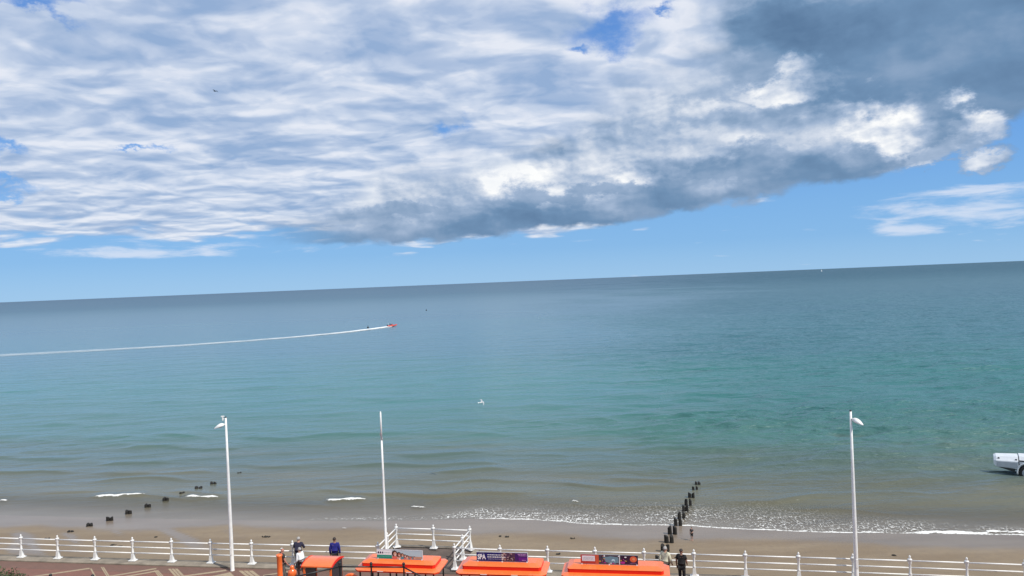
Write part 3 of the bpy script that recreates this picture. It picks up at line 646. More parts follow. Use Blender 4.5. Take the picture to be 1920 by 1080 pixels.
def person(loc, rz, h, label, top, trouser, hair, skin=None, pose=None, shoes=None, hairy=1.0, shorts=False, sleeves=True, coat=0.0, sit=False, hat=None):
    """standing person facing +Y before the turn rz; pose = dict of joint offsets (in units of the height)"""
    skin = skin or mskin; shoes = shoes or mshoe; p = pose or {}
    t = empty('person', loc, rz); tag(t, label, 'person'); S = h
    J = {'pelvis': (0, 0, .52), 'waist': (0, .005, .60), 'chest': (0, .0, .72), 'neckb': (0, -.004, .815), 'neck': (0, .006, .852), 'head': (0, .014, .905), 'crown': (0, .006, .955),
         'shl': (-.105, 0, .795), 'ell': (-.135, -.02, .63), 'wrl': (-.135, .03, .49), 'hal': (-.135, .045, .455), 'shr': (.105, 0, .795), 'elr': (.135, -.02, .63), 'wrr': (.135, .03, .49), 'har': (.135, .045, .455),
         'hil': (-.052, 0, .50), 'knl': (-.055, .012, .28), 'anl': (-.058, -.012, .05), 'tol': (-.066, .075, .018), 'hir': (.052, 0, .50), 'knr': (.055, .012, .28), 'anr': (.058, -.012, .05), 'tor': (.066, .075, .018)}
    for k, v in p.items(): J[k] = tuple(J[k][i] + v[i] for i in range(3))
    V = {k: Vector(v) * S for k, v in J.items()}
    names = list(J); vs = [V[k] for k in names]; ix = {k: i for i, k in enumerate(names)}
    rad = {'pelvis': (.078, .060), 'waist': (.072, .055), 'chest': (.088, .062), 'neckb': (.045, .04), 'neck': .030, 'head': (.043, .052), 'crown': (.032, .038), 'shl': .036, 'shr': .036, 'ell': .025, 'elr': .025, 'wrl': .017, 'wrr': .017, 'hal': (.022, .013), 'har': (.022, .013),
           'hil': .052, 'hir': .052, 'knl': .036, 'knr': .036, 'anl': .024, 'anr': .024, 'tol': .018, 'tor': .018}
    ed = [('pelvis', 'waist'), ('waist', 'chest'), ('chest', 'neckb'), ('neckb', 'neck'), ('neck', 'head'), ('head', 'crown'), ('chest', 'shl'), ('shl', 'ell'), ('ell', 'wrl'), ('wrl', 'hal'), ('chest', 'shr'), ('shr', 'elr'), ('elr', 'wrr'), ('wrr', 'har'),
          ('pelvis', 'hil'), ('hil', 'knl'), ('knl', 'anl'), ('anl', 'tol'), ('pelvis', 'hir'), ('hir', 'knr'), ('knr', 'anr'), ('anr', 'tor')]
    E = [(ix[a_], ix[b_]) for a_, b_ in ed]; rr = [tuple(x * S for x in (rad[k] if isinstance(rad[k], tuple) else (rad[k], rad[k]))) for k in names]
    hd = V['head']; fw = Vector((0, 1, 0))
    # nose and ears grow out of the head, fingers out of the palms
    def twig(a_, pts, r): 
        prev = a_
        for q, rq in zip(pts, r): vs.append(q); rr.append((rq * S, rq * S)); E.append((prev, len(vs) - 1)); prev = len(vs) - 1
    twig(ix['head'], [hd + Vector((0, .050, .004)) * S, hd + Vector((0, .064, -.004)) * S], (.016, .008))
    for sx in (-1, 1): twig(ix['head'], [hd + Vector((sx * .042, -.002, .002)) * S, hd + Vector((sx * .050, -.006, .006)) * S], (.016, .009))
    for side, w in (('l', -1), ('r', 1)):
        hn = V['ha' + side]; d = (hn - V['wr' + side]).normalized(); sd = Vector((0, 1, 0)) if abs(d.y) < .7 else Vector((0, 0, -1))
        sd = (sd - d * sd.dot(d)).normalized(); cu = d.cross(sd) * w
        for k, ln in enumerate((.040, .047, .043, .034)):
            o_ = hn + sd * (.0135 - .009 * k) * S + d * .012 * S
            twig(ix['ha' + side], [o_ + d * ln * .5 * S, o_ + d * ln * S + cu * .010 * S], (.0062, .005))
        twig(ix['wr' + side], [V['wr' + side] + sd * .022 * S + d * .012 * S, V['wr' + side] + sd * .030 * S + d * .036 * S], (.0075, .006))
    body = link('body', skin_mesh('body', vs, E, rr, [skin], 1), t)
    # clothes: the same joints, a little fuller, ending at neck, cuffs, waist and hems
    def garment(name, keys, grow, m, extra=None, sub=1):
        k2 = [k for k in names if k in keys]; iv = {k: i for i, k in enumerate(k2)}; ps = [V[k].copy() for k in k2]
        if extra:
            for k, q in extra.items(): ps[iv[k]] = Vector(q) * S
        es = [(iv[a_], iv[b_]) for a_, b_ in ed if a_ in iv and b_ in iv]
        rd = [tuple((x + grow) * S for x in (rad[k] if isinstance(rad[k], tuple) else (rad[k], rad[k]))) for k in k2]
        return ps, es, rd, iv
    arms = ['shl', 'ell', 'wrl', 'shr', 'elr', 'wrr'] if sleeves else ['shl', 'ell', 'shr', 'elr']
    ps, es, rd, iv = garment('jacket', ['pelvis', 'waist', 'chest', 'neckb'] + arms, .013, top)
    if not sleeves:
        for k, s_ in (('ell', 'shl'), ('elr', 'shr')): ps[iv[k]] = ps[iv[s_]].lerp(ps[iv[k]], .62); rd[iv[k]] = (.036 * S, .036 * S)
    else:
        for k, e_ in (('wrl', 'ell'), ('wrr', 'elr')): ps[iv[k]] = ps[iv[e_]].lerp(ps[iv[k]], .93)
    if coat: ps.append(V['pelvis'] + Vector((0, 0, -coat * S))); rd.append((.092 * S, .072 * S)); es.append((iv['pelvis'], len(ps) - 1))
    rd[iv['neckb']] = (.040 * S, .036 * S)
    link('jacket', skin_mesh('jacket', ps, es, rd, [top], 1), t)
    legs = ['pelvis', 'hil', 'knl', 'hir', 'knr'] if shorts else ['pelvis', 'hil', 'knl', 'anl', 'hir', 'knr', 'anr']
    ps, es, rd, iv = garment('trousers', legs, .008, trouser); rd[iv['pelvis']] = (.084 * S, .064 * S)
    if not shorts:
        for k, e_ in (('anl', 'knl'), ('anr', 'knr')): ps[iv[k]] = ps[iv[e_]].lerp(ps[iv[k]], .97); rd[iv[k]] = (.034 * S, .036 * S)
    link('trousers', skin_mesh('trousers', ps, es, rd, [trouser], 1), t)
    for sd_ in 'lr':
        a_, b_ = V['an' + sd_], V['to' + sd_]; mb = MB(); mb.smooth = True; d = b_ - a_; d.z = 0
        rings = []
        for f, w, hh in ((-.45, .030, .034), (-.1, .034, .05), (.4, .036, .042), (.9, .036, .030), (1.25, .022, .016)):
            c = a_ + d * f; u = d.normalized(); n_ = Vector((-u.y, u.x, 0)); zb = min(a_.z - .05 * S, b_.z - .017 * S)
            rings.append([tuple(Vector((c.x, c.y, zb)) + n_ * (w * S * math.cos(q)) + Vector((0, 0, hh * S * (.5 + .5 * math.sin(q))))) for q in [k * math.pi / 4 for k in range(8)]])
        mb.loft(rings); mb.build('shoe', shoes, t)
    # hair cap, eyes
    if hairy > 0 and hair is not None:
        mb = MB(); mb.smooth = True; rings = []
        for i in range(6):
            th = math.pi * (.04 + .54 * hairy * i / 5); r_ = math.sin(th) * .060 * S; z = math.cos(th) * .060 * S; sh_ = -.010 * S * i / 5
            rings.append([(hd.x + r_ * .88 * math.cos(q), hd.y - .010 * S + sh_ + r_ * 1.02 * math.sin(q) * (.72 if (math.sin(q) > 0 and i > 2) else 1), hd.z + .018 * S + z) for q in [k * math.pi / 6 for k in range(12)]])
        mb.loft(rings); mb.build('hair', hair, t)
    for sx in (-1, 1):
        mb = MB(); mb.ball((hd.x + sx * .017 * S, hd.y + .046 * S, hd.z + .008 * S), .0065 * S, 6); mb.build('eye', meye, t)
    return t
def cloth(n, c): return mat(n, c, 0.85, var=0.12, vscale=14)
hgrey = mat('grey_hair', (.36, .34, .32), 0.8, var=0.25, vscale=60); hdark = mat('dark_hair', (.035, .025, .02), 0.7, var=0.3, vscale=60); hwhite = mat('white_hair', (.62, .61, .59), 0.8, var=0.15, vscale=60)
GZ = PROM + 0.004
def stand(px, d, z=GZ):
    """spot on the ground below the photograph column px at distance d"""
    p = atd(px, 1040, d); q = atd(px, 1060, d); k = (z - p.z) / (q.z - p.z); return Vector((p.x + (q.x - p.x) * k, d, z))
lean = {'chest': (0, .03, -.004), 'neckb': (0, .05, -.01), 'neck': (0, .058, -.012), 'head': (0, .064, -.014), 'crown': (0, .064, -.014), 'shl': (0, .04, -.01), 'shr': (0, .04, -.01), 'ell': (-.02, .10, .02), 'elr': (.02, .10, .02), 'wrl': (.03, .17, .13), 'wrr': (-.03, .17, .13), 'hal': (.05, .20, .16), 'har': (-.05, .20, .16)}
walk = {'knl': (0, .07, .012), 'anl': (0, .10, .0), 'tol': (0, .10, .0), 'knr': (0, .0, .0), 'anr': (0, -.10, .03), 'tor': (0, -.10, .012), 'ell': (0, -.04, .01), 'wrl': (0, -.05, .01), 'hal': (0, -.05, .01), 'elr': (0, .04, 0), 'wrr': (0, .07, .02), 'har': (0, .08, .03)}
back = {'ell': (-.015, -.03, .0), 'elr': (.015, -.03, 0), 'wrl': (.09, -.13, .05), 'wrr': (-.09, -.13, .05), 'hal': (.12, -.14, .06), 'har': (-.12, -.14, .06)}
person(stand(560.5, 38.05), R(-6), 1.76, 'person in dark navy jacket with grey hair leaning on the railing', cloth('navy_jacket', (.022, .020, .045)), cloth('dark_trousers', (.02, .02, .024)), hgrey, pose=lean, coat=.03)
person(stand(629.5, 37.75), R(4), 1.77, 'person in bright blue jacket standing at the railing behind the cab roof', cloth('blue_jacket', (.010, .012, .17)), cloth('black_trousers', (.012, .012, .014)), hdark, skin=mskin_d, hairy=.8, coat=.10)
bend = {k: (0, .05, -.03) for k in ('chest', 'neckb', 'neck', 'head', 'crown', 'shl', 'shr', 'ell', 'elr')}; bend.update({k: (0, .10, -.01) for k in ('wrl', 'wrr', 'hal', 'har')})
bend.update({'knl': (0, .06, .012), 'anl': (0, .06, 0), 'tol': (0, .06, 0), 'anr': (0, -.08, .03), 'tor': (0, -.08, .012)})
person(stand(566, 37.0), R(60), 1.62, 'small person in a white coat and dark trousers behind the engine cab', cloth('white_coat', (.76, .78, .80)), cloth('maroon_trousers', (.05, .02, .02)), hgrey, pose=bend, coat=.13, shoes=mshoe_w)
person(stand(531, 36.7), R(-50), 1.70, 'person with a bald head and dark grey waistcoat beside the orange funnel', cloth('grey_waistcoat', (.045, .042, .04)), cloth('grey_trousers', (.12, .11, .10)), hwhite, skin=mskin_r, pose=walk, hairy=.35, sleeves=False)
person(stand(1249.5, 34.6), R(-40), 1.78, 'person in a cream jacket and dark trousers at the right end of the train', cloth('cream_jacket', (.60, .58, .44)), cloth('charcoal_trousers', (.02, .02, .022)), hgrey, pose=walk, coat=.05)
person(stand(1279.5, 34.25), R(-28), 1.76, 'person in a black top and black trousers looking over the right railing', cloth('black_top', (.010, .009, .010)), cloth('black_trousers', (.012, .012, .014)), hdark, skin=mskin_d, pose={'elr': (.0, .03, .01), 'wrr': (-.02, .09, .06), 'har': (-.03, .11, .07)}, hairy=.75, sleeves=False, coat=.03)
cp = at(1297.5, 1013, 0.35); cp = at(1297.5, 1013, float(sand_z(cp.x, cp.y)))
person(cp, R(150), 1.06, 'small child in dark top and shorts standing on the wet sand', cloth('child_top', (.05, .05, .055)), cloth('child_shorts', (.014, .014, .018)), hdark, shorts=True, sleeves=False, pose={'ell': (.02, .05, .02), 'wrl': (.07, .10, .14), 'hal': (.09, .11, .16)}, shoes=mskin)

# ------------------------------------------------------------------ land train
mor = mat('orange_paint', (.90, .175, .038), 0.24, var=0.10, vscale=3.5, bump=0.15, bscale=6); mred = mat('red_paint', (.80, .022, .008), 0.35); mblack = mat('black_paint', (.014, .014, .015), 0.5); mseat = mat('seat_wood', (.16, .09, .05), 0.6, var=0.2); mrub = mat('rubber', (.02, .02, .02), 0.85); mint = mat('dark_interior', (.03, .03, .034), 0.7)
b_ = mor.node_tree.nodes['Principled BSDF']; b_.inputs['Coat Weight'].default_value = 0.5; b_.inputs['Coat Roughness'].default_value = 0.2
mwin = mat('tinted_glass', (.05, .07, .08), 0.08)
def flat(n, c, r=0.5): return mat('print_' + n, c, r)
fW, fG, fN, fP = flat('white', (.90, .90, .90)), flat('green', (.008, .30, .20)), flat('navy', (.016, .014, .13)), flat('purple', (.13, .012, .22))
def text_mesh(name, s, size, m, depth=.004):
    cu = bpy.data.curves.new(name, 'FONT'); cu.body = s; cu.size = size; cu.extrude = depth; cu.resolution_u = 3; cu.offset = size * .028
    o = bpy.data.objects.new(name, cu); C.objects.link(o); dg = bpy.context.evaluated_depsgraph_get(); me = bpy.data.meshes.new_from_object(o.evaluated_get(dg)); bpy.data.objects.remove(o)
    me.materials.clear(); me.materials.append(m); return me
def wheel(parent, loc, r=.27, w=.18, m=None):
    g = link('wheel', WM['tyre'], parent); g.location = loc; g.rotation_euler = (R(90), 0, 0); g.scale = (r / .3, r / .3, w / .2)
    hcap = link('hub', WM['hub'], g); return g
WM = {}
mb = MB(); mb.smooth = True; mb.lathe([(.17, -.09), (.27, -.10), (.30, -.07), (.30, .07), (.27, .10), (.17, .09)], n=18); WM['tyre'] = mb.mesh('wheel', [mrub])
mb = MB(); mb.smooth = True; mb.lathe([(.02, -.098), (.165, -.092), (.165, .092), (.02, .098)], n=14); WM['hub'] = mb.mesh('hub', [mor])
def rect(L, Wd, z, cut=0.0):
    a_, b_ = L / 2, Wd / 2; c = cut
    return [(-a_ + c, -b_, z), (a_ - c, -b_, z), (a_, -b_ + c, z), (a_, b_ - c, z), (a_ - c, b_, z), (-a_ + c, b_, z), (-a_, b_ - c, z), (-a_, -b_ + c, z)]
def carriage(loc, rz, L, label, sign, soff):
    t = empty('train_carriage', loc, rz); tag(t, label, 'train carriage'); hw = .80
    rf = MB().loft([rect(L, 1.62, 2.12, .17), rect(L, 1.68, 2.150, .19)]).loft([rect(L, 1.68, 2.151, .19), rect(L - .48, 1.10, 2.220, .10)])
    roof = rf.build('roof', mor, t)
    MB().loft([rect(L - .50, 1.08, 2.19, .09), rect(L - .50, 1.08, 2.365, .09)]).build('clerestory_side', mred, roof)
    MB().loft([rect(L - .48, 1.10, 2.366, .09), rect(L - .48, 1.10, 2.376, .09), rect(L - .95, .58, 2.475, .06)]).build('clerestory_top', mor, roof)
    MB().loft([rect(L - .02, 1.64, 2.085, .17), rect(L - .02, 1.64, 2.119, .17)]).build('eave_trim', mred, roof)
    for x in np.linspace(-L / 2 + .55, L / 2 - .55, 4):
        for sy in (-1, 1): MB().loft([[(float(x) + d, sy * .82, 2.152) for d in (-.012, .012)] + [(float(x) + d, sy * .82, 2.168) for d in (.012, -.012)], [(float(x) + d, sy * .565, 2.205) for d in (-.012, .012)] + [(float(x) + d, sy * .565, 2.228) for d in (.012, -.012)]]).build('roof_seam', mor, roof)
    for x in (-L * .18, L * .16): MB().box((x, -.835, 2.142), (.28, .012, .022)).build('marker_lamp', fW, roof)
    MB().box((0, 0, .50), (L - .25, 1.42, .12)).build('floor', mint, t)
    for sy in (-1, 1): MB().box((0, sy * .72, .80), (L - .3, .04, .46)).build('side_panel', mor, t, 0.012)
    for sx in (-1, 1): MB().box((sx * (L / 2 - .18), 0, .96), (.05, 1.40, .80)).build('end_panel', mor, t, 0.012)
    for x in np.linspace(-L / 2 + .25, L / 2 - .25, 5):
        for sy in (-1, 1): MB().box((float(x), sy * .70, 1.55), (.055, .055, 1.08)).build('pillar', mblack, t)
    for x in np.linspace(-L / 2 + .75, L / 2 - .45, 4):
        s_ = MB().box((float(x), 0, .86), (.40, 1.28, .06)).build('bench_seat', mseat, t); MB().box((float(x) - .22, 0, 1.12), (.05, 1.28, .50)).build('backrest', mseat, s_); MB().box((float(x), 0, .69), (.30, 1.1, .27)).build('bench_base', mint, s_)
    for sx in (-1, 1):
        for sy in (-1, 1): wheel(t, (sx * L * .28, sy * .60, .27))
    MB().tube([(L / 2 - .2, 0, .42), (L / 2 + .35, 0, .42)], .035, 6).build('drawbar', mblack, t)
    sign(t, soff); return t
def board(t, L, x0):
    """sign board standing along the roof; returns it, its print plane faces -Y"""
    b = MB().box((0, 0, .20), (L, .035, .40)).build('sign_board', mgrey, t); b.location = (x0, -.26, 2.50)
    for x in (-L / 2 + .05, 0, L / 2 - .05):
        mb = MB(); mb.box((x, -.01, -.05), (.05, .06, .14)); mb.box((x, -.06, -.11), (.06, .14, .02)); mb.tube([(x, -.02, .02), (x, .20, -.09)], .012, 6); mb.build('bracket', mwhite, b)
    return b
PLY = [0]
def panel(b, x0, x1, z0, z1, m, lay=1, name='print_panel'):
    y = -.0175 - .003 * lay; MB().box(((x0 + x1) / 2, y + .001, (z0 + z1) / 2), (x1 - x0, .005, z1 - z0)).build(name, m, b)
def disc(b, x, z, rx, rz_, m, lay=2, n=14, name='print_shape'):
    y = -.0175 - .003 * lay; mb = MB(); ring = lambda yy: [(x + rx * math.cos(q * 2 * math.pi / n), yy, z + rz_ * math.sin(q * 2 * math.pi / n)) for q in range(n)]
    mb.loft([ring(y + .003), ring(y)]); mb.build(name, m, b)
def lines(b, x0, x1, z, hgt, m, lay, seed):
    rs = random.Random(seed); x = x0; mb = MB(); y = -.0175 - .003 * lay
    while x < x1 - .02:
        w = min(rs.uniform(.03, .11), x1 - x); mb.box((x + w / 2, y, z), (w, .004, hgt * rs.uniform(.8, 1.1))); x += w + .018
    mb.build('small_print', m, b)
def sign_beach(t, x0):
    L = 2.12; b = board(t, L, x0); h = L / 2
    panel(b, -h, h, .385, .40, fW, 3, 'trim'); panel(b, -h, -h + .70, .16, .388, fW); panel(b, -h, -h + .70, .01, .158, fG); panel(b, -h + .70, h, .01, .388, flat('pale_sky', (.50, .62, .66)))
    panel(b, h - .02, h, .0, .40, fW, 3, 'trim')
    for k, r_ in enumerate((.042, .040, .034)):
        x = -h + .08 + .10 * k; disc(b, x, .270, r_ * .8, r_, flat('plum', (.05, .02, .06)), 2); disc(b, x, .245, r_, r_ * .7, flat('plum', (.05, .02, .06)), 3)
    lines(b, -h + .36, -h + .66, .262, .028, flat('grey', (.45, .45, .45)), 2, 3); lines(b, -h + .06, -h + .64, .085, .016, flat('pale_green', (.20, .45, .38)), 2, 4)
    rs = random.Random(5); hairs = [flat('hair_a', (.045, .018, .014)), flat('hair_b', (.10, .03, .02)), flat('hair_c', (.16, .07, .03))]; faces = [flat('face_a', (.62, .30, .20)), flat('face_b', (.70, .38, .28)), flat('face_c', (.50, .20, .14))]
    panel(b, -h + .72, h - .03, .02, .12, flat('warm_sand', (.55, .30, .20)), 2)
    x = -h + .83; r_ = .135
    for k in range(11):
        zc = .06 + r_ * 1.25 * (1 if k < 3 else .9)
        disc(b, x, zc, r_ * .95, r_ * 1.05, hairs[k % 3], 3 + (k % 2) * 2); disc(b, x + r_ * .18, zc - r_ * .15, r_ * .55, r_ * .72, faces[(k + 1) % 3], 4 + (k % 2) * 2); 
        if k < 5: disc(b, x + r_ * .25, zc - r_ * .45, r_ * .3, r_ * .12, fW, 5 + (k % 2) * 2, 8)
        disc(b, x, .05, r_ * .9, .04 + r_ * .2, [flat('coral', (.75, .16, .12)), flat('peach', (.75, .42, .30)), flat('teal', (.1, .3, .35))][k % 3], 3 + ((k + 1) % 2) * 2)
        x += r_ * 1.45; r_ = max(.034, r_ * .80)
        if x > h - .06: break
def sign_spa(t, x0):
    L = 2.24; b = board(t, L, x0); h = L / 2
    panel(b, -h, h, .385, .40, fW, 3, 'trim'); panel(b, -h, -h + 1.10, .005, .388, fN); panel(b, -h + 1.10, h - .56, .005, .388, flat('plum_brown', (.085, .035, .075))); panel(b, h - .56, h - .02, .005, .388, flat('dark_violet', (.055, .012, .13))); panel(b, h - .40, h - .02, .03, .19, fP, 2); panel(b, h - .02, h, 0, .40, fW, 3, 'trim')
    tm = link('lettering', text_mesh('lettering', 'SPA', .29, fW), b); tm.rotation_euler = (R(90), 0, 0); tm.location = (-h + .045, -.026, .085); tm.scale = (.74, 1, 1)
    lines(b, -h + .48, -h + 1.10, .275, .030, fW, 2, 11); lines(b, -h + .48, -h + 1.30, .185, .034, fW, 4, 12); lines(b, -h + .50, -h + 1.22, .10, .016, flat('lilac', (.55, .5, .65)), 4, 13)
    lines(b, -h + .12, -h + .34, .34, .008, flat('lilac', (.55, .5, .65)), 2, 14)
    rs = random.Random(9); cs = [flat('rose', (.50, .28, .26)), flat('cream', (.66, .55, .48)), flat('grey_pink', (.38, .28, .30)), flat('shadow', (.05, .02, .04)), flat('bronze', (.26, .14, .10)), flat('shadow', (.05, .02, .04))]
    for k in range(34):
        disc(b, -h + 1.12 + .58 * rs.random(), .07 + .28 * rs.random(), rs.uniform(.02, .055), rs.uniform(.015, .045), cs[k % 6], 2 + k * .12, 9)
    lines(b, h - .44, h - .06, .325, .024, flat('pink', (.70, .35, .70)), 3, 15); lines(b, h - .40, h - .06, .265, .022, flat('pink', (.70, .35, .70)), 3, 16); lines(b, h - .26, h - .10, .075, .018, flat('pink', (.70, .35, .70)), 4, 17)
def sign_show(t, x0):
    L = 2.38; b = board(t, L, x0); h = L / 2
    panel(b, -h, -h + .76, .01, .39, flat('brick_red', (.50, .045, .03))); panel(b, -h + .62, -h + .76, .0, .385, flat('vermilion', (.62, .10, .04)), 2); panel(b, -h + .06, -h + .60, .12, .345, flat('pale_rose', (.80, .72, .76)), 2)
    for z in (.27, .225, .18): lines(b, -h + .12, -h + .55, z, .015, flat('grey', (.45, .45, .45)), 3, int(z * 1000))
    panel(b, -h + .76, h - .70, .01, .39, flat('dusk', (.07, .05, .07))); panel(b, h - .70, h, .01, .39, flat('night', (.035, .012, .035))); panel(b, -h + 1.62 - .015, -h + 1.62 + .015, .01, .39, fW, 6, 'trim')
    mb = MB(); y = -.0235; pts = [(-h + .92, .28), (-h + 1.25, .34), (-h + 1.56, .30), (-h + 1.60, .06), (-h + 1.30, .03), (-h + 1.05, .10)]
    mb.loft([[(x, y + .004, z) for x, z in pts], [(x, y, z) for x, z in pts]]); mb.build('print_shape', flat('steel_blue', (.16, .27, .33)), b)
    disc(b, -h + 1.36, .15, .075, .075, flat('ice', (.50, .70, .80)), 4); disc(b, -h + 1.36, .12, .06, .04, flat('steel_blue', (.16, .27, .33)), 5)
    rs = random.Random(21); cs = [flat('white', (.82, .82, .82)), flat('magenta', (.45, .03, .25)), flat('maroon', (.16, .015, .03)), flat('ink', (.01, .01, .015)), flat('rose', (.5, .28, .26)), flat('amber', (.55, .30, .04))]
    for k in range(26):
        x = rs.choice([rs.uniform(-h + .80, -h + 1.02), rs.uniform(-h + 1.66, h - .42), rs.uniform(-h + .8, -h + 1.6)]); z = rs.uniform(.06, .36)
        if -h + 1.05 < x < -h + 1.6: z = rs.choice([rs.uniform(.33, .375), rs.uniform(.02, .07)])
        disc(b, x, z, rs.uniform(.012, .05), rs.uniform(.012, .035), cs[k % 6], 3 + k * .1, 8)
    disc(b, -h + 1.75, .09, .10, .05, flat('magenta', (.45, .03, .25)), 6.2)
    disc(b, h - .19, .235, .145, .125, flat('orange_disc', (.72, .13, .05)), 3, 20); disc(b, h - .18, .24, .06, .05, flat('pale_orange', (.80, .30, .14)), 4); lines(b, h - .34, h - .06, .07, .022, flat('mauve', (.30, .16, .34)), 3, 31)
def slope_at(x): return math.atan(float(fence_y(x + .5) - fence_y(x - .5)))
def car_spot(px, py):
    e = at(px, py, PROM + 2.155); a_ = slope_at(e.x); return Vector((e.x - math.sin(a_) * .84, e.y + math.cos(a_) * .84, PROM + .01)), a_
p_, a_ = car_spot(742, 1072.5); carriage(p_, a_ - R(1.5), 3.85, 'orange land train carriage carrying the green and white beach photo board', sign_beach, 0.02)
p_, a_ = car_spot(937, 1078.0); carriage(p_, a_, 3.90, 'orange land train carriage carrying the navy and purple sign board', sign_spa, 0.02)
p_, a_ = car_spot(1153, 1084.5); carriage(p_, a_, 4.45, 'orange land train carriage with the red framed collage board, rearmost of the train', sign_show, -.24)
# the engine that pulls it, shaped like a small steam locomotive
e = at(594, 1062, PROM + 2.30); a_ = slope_at(e.x); t = empty('train_engine', (e.x - math.sin(a_) * .62, e.y + math.cos(a_) * .62, PROM + .01), a_ - R(1)); tag(t, 'orange engine of the land train with funnel, dome and roofed cab', 'train engine')
rings = []
for x, d in ((-.70, 0), (.70, 0)):
    up = [(x, -.64 + 1.28 * k / 12, 2.29 + .13 * math.sin(math.pi * k / 12) ** .8) for k in range(13)]; dn = [(x, y, z - .05) for _, y, z in reversed(up)]; rings.append(up + dn)
roof = MB().loft(rings).build('cab_roof', mor, t)
for x in (-.715, .715):
    rings = [[(x + s_, y, z) for (_, y, z) in [(0, -.66 + 1.32 * k / 12, 2.275 + .165 * math.sin(math.pi * k / 12) ** .8) for k in range(13)] + [(0, .66 - 1.32 * k / 12, 2.215 + .105 * math.sin(math.pi * k / 12) ** .8) for k in range(13)]] for s_ in (-.014, .014)]
    MB().loft(rings).build('fascia', mred, roof)
for sx in (-1, 1):
    for sy in (-1, 1): MB().box((sx * .62, sy * .56, 1.72), (.08, .07, 1.10)).build('cab_pillar', mor, t)
MB().box((.66, 0, 1.62), (.05, 1.05, 1.28)).build('cab_back', mint, t); MB().box((-.62, 0, 1.66), (.03, 1.02, 1.0)).build('windscreen', mwin, t); MB().box((0, 0, 1.0), (1.36, 1.18, .36)).build('cab_body', mor, t, .02)
MB().box((.25, 0, 1.22), (.5, .9, .10)).build('driver_seat', mint, t)
mb = MB(); mb.smooth = True; mb.tube([(-.66, 0, 1.16), (-2.45, 0, 1.16)], .33, 18); mb.build('boiler', mor, t)
mb = MB(); mb.smooth = True; mb.tube([(-2.44, 0, 1.16), (-2.54, 0, 1.16)], [.34, .30], 18); mb.build('smokebox_door', mblack, t)
mb = MB(); mb.smooth = True; mb.lathe([(.15, 1.40), (.120, 1.55), (.120, 2.42), (.140, 2.46), (.140, 2.52), (.11, 2.52), (.10, 2.40)], (-2.10, 0, 0), 16); mb.build('funnel', mor, t)
mb = MB(); mb.smooth = True; mb.lathe([(.20, 1.40), (.19, 1.70), (.19, 1.80), (.11, 1.86), (.09, 1.92), (.105, 1.97), (.06, 2.04), (.01, 2.06)], (-1.50, 0, 0), 16); mb.build('steam_dome', mor, t)
MB().box((-1.05, 0, .62), (3.0, 1.2, .30)).build('chassis', mblack, t)
for x, r_ in ((-2.0, .26), (-1.1, .30), (.45, .36)):
    for sy in (-1, 1): wheel(t, (x, sy * .58, r_ + .0), r_, .16)
for sy in (-1, 1):
    mb = MB(); mb.smooth = True; pts = [(1.05 + .34 * math.cos(q), sy * .62, 1.12 + .34 * math.sin(q)) for q in [k * math.pi / 8 for k in range(9)]]; mb.tube(pts, .085, 8); mb.build('rear_mudguard', mor, t)
MB().box((1.05, 0, .98), (.60, 1.1, .50)).build('bunker', mor, t, .02); MB().box((-2.62, 0, .62), (.10, 1.3, .22)).build('buffer_beam', mred, t)

# ------------------------------------------------------------------ black handrail on the terrace
def black_post(t, p, top):
    q = MB(); q.smooth = True; q.lathe([(.050, 0), (.042, .04), (.030, .1), (.030, top - .16), (.045, top - .14), (.045, top - .10), (.030, top - .085)], n=10); o = q.build('post', mdark, t); o.location = p
    q = MB(); q.smooth = True; q.ball((0, 0, top - .05), .055, 10); q.build('ball_finial', mdark, o)
def rail(t, a_, b_, r_=.028):
    q = MB(); q.smooth = True; q.tube([a_, b_], r_, 8); q.build('handrail', mdark, t)
yb = 26.0; pp = [atd(637, 1062.5, yb), atd(696, 1063, yb), atd(757, 1063.5, yb)]; org = Vector((pp[0].x, yb, TERR))
t = empty('black_handrail', org); tag(t, 'black metal handrail with ball-topped posts in front of the train', 'handrail')
for p in pp: black_post(t, Vector((p.x, yb, TERR)) - org, p.z - TERR + .17)
for i in (0, 1): rail(t, pp[i] - org, pp[i + 1] - org); rail(t, pp[i] - org - Vector((0, 0, .55)), pp[i + 1] - org - Vector((0, 0, .55)), .018)
e0 = atd(560, 1080, 25.4); e1 = atd(800, 1086, 26.0); e2 = e0 + (e0 - pp[0]) * .35; e3 = e1 + (e1 - pp[2]) * .5
rail(t, pp[0] - org, e2 - org); rail(t, pp[2] - org, e3 - org)
for p in (e2, e3): black_post(t, Vector((p.x, p.y, TERR)) - org, max(.35, p.z - TERR + .1))
pp = [atd(x, 1087, 26.0) for x in (-64, 15.5, 95, 174, 253)]; org = Vector((pp[0].x, 26.0, TERR)); t = empty('black_handrail', org); tag(t, 'black metal handrail at the lower left edge, only ball finials showing', 'handrail')
dzl = {0: .0, 1: -.06, 2: 0.02, 3: 0.0, 4: -.2}
for k, p in enumerate(pp): black_post(t, Vector((p.x, 26.0, TERR)) - org, p.z - TERR + .19 + dzl[k])
for i in range(4): rail(t, pp[i] - org, pp[i + 1] - org + Vector((0, 0, -.25 if i == 3 else 0)))

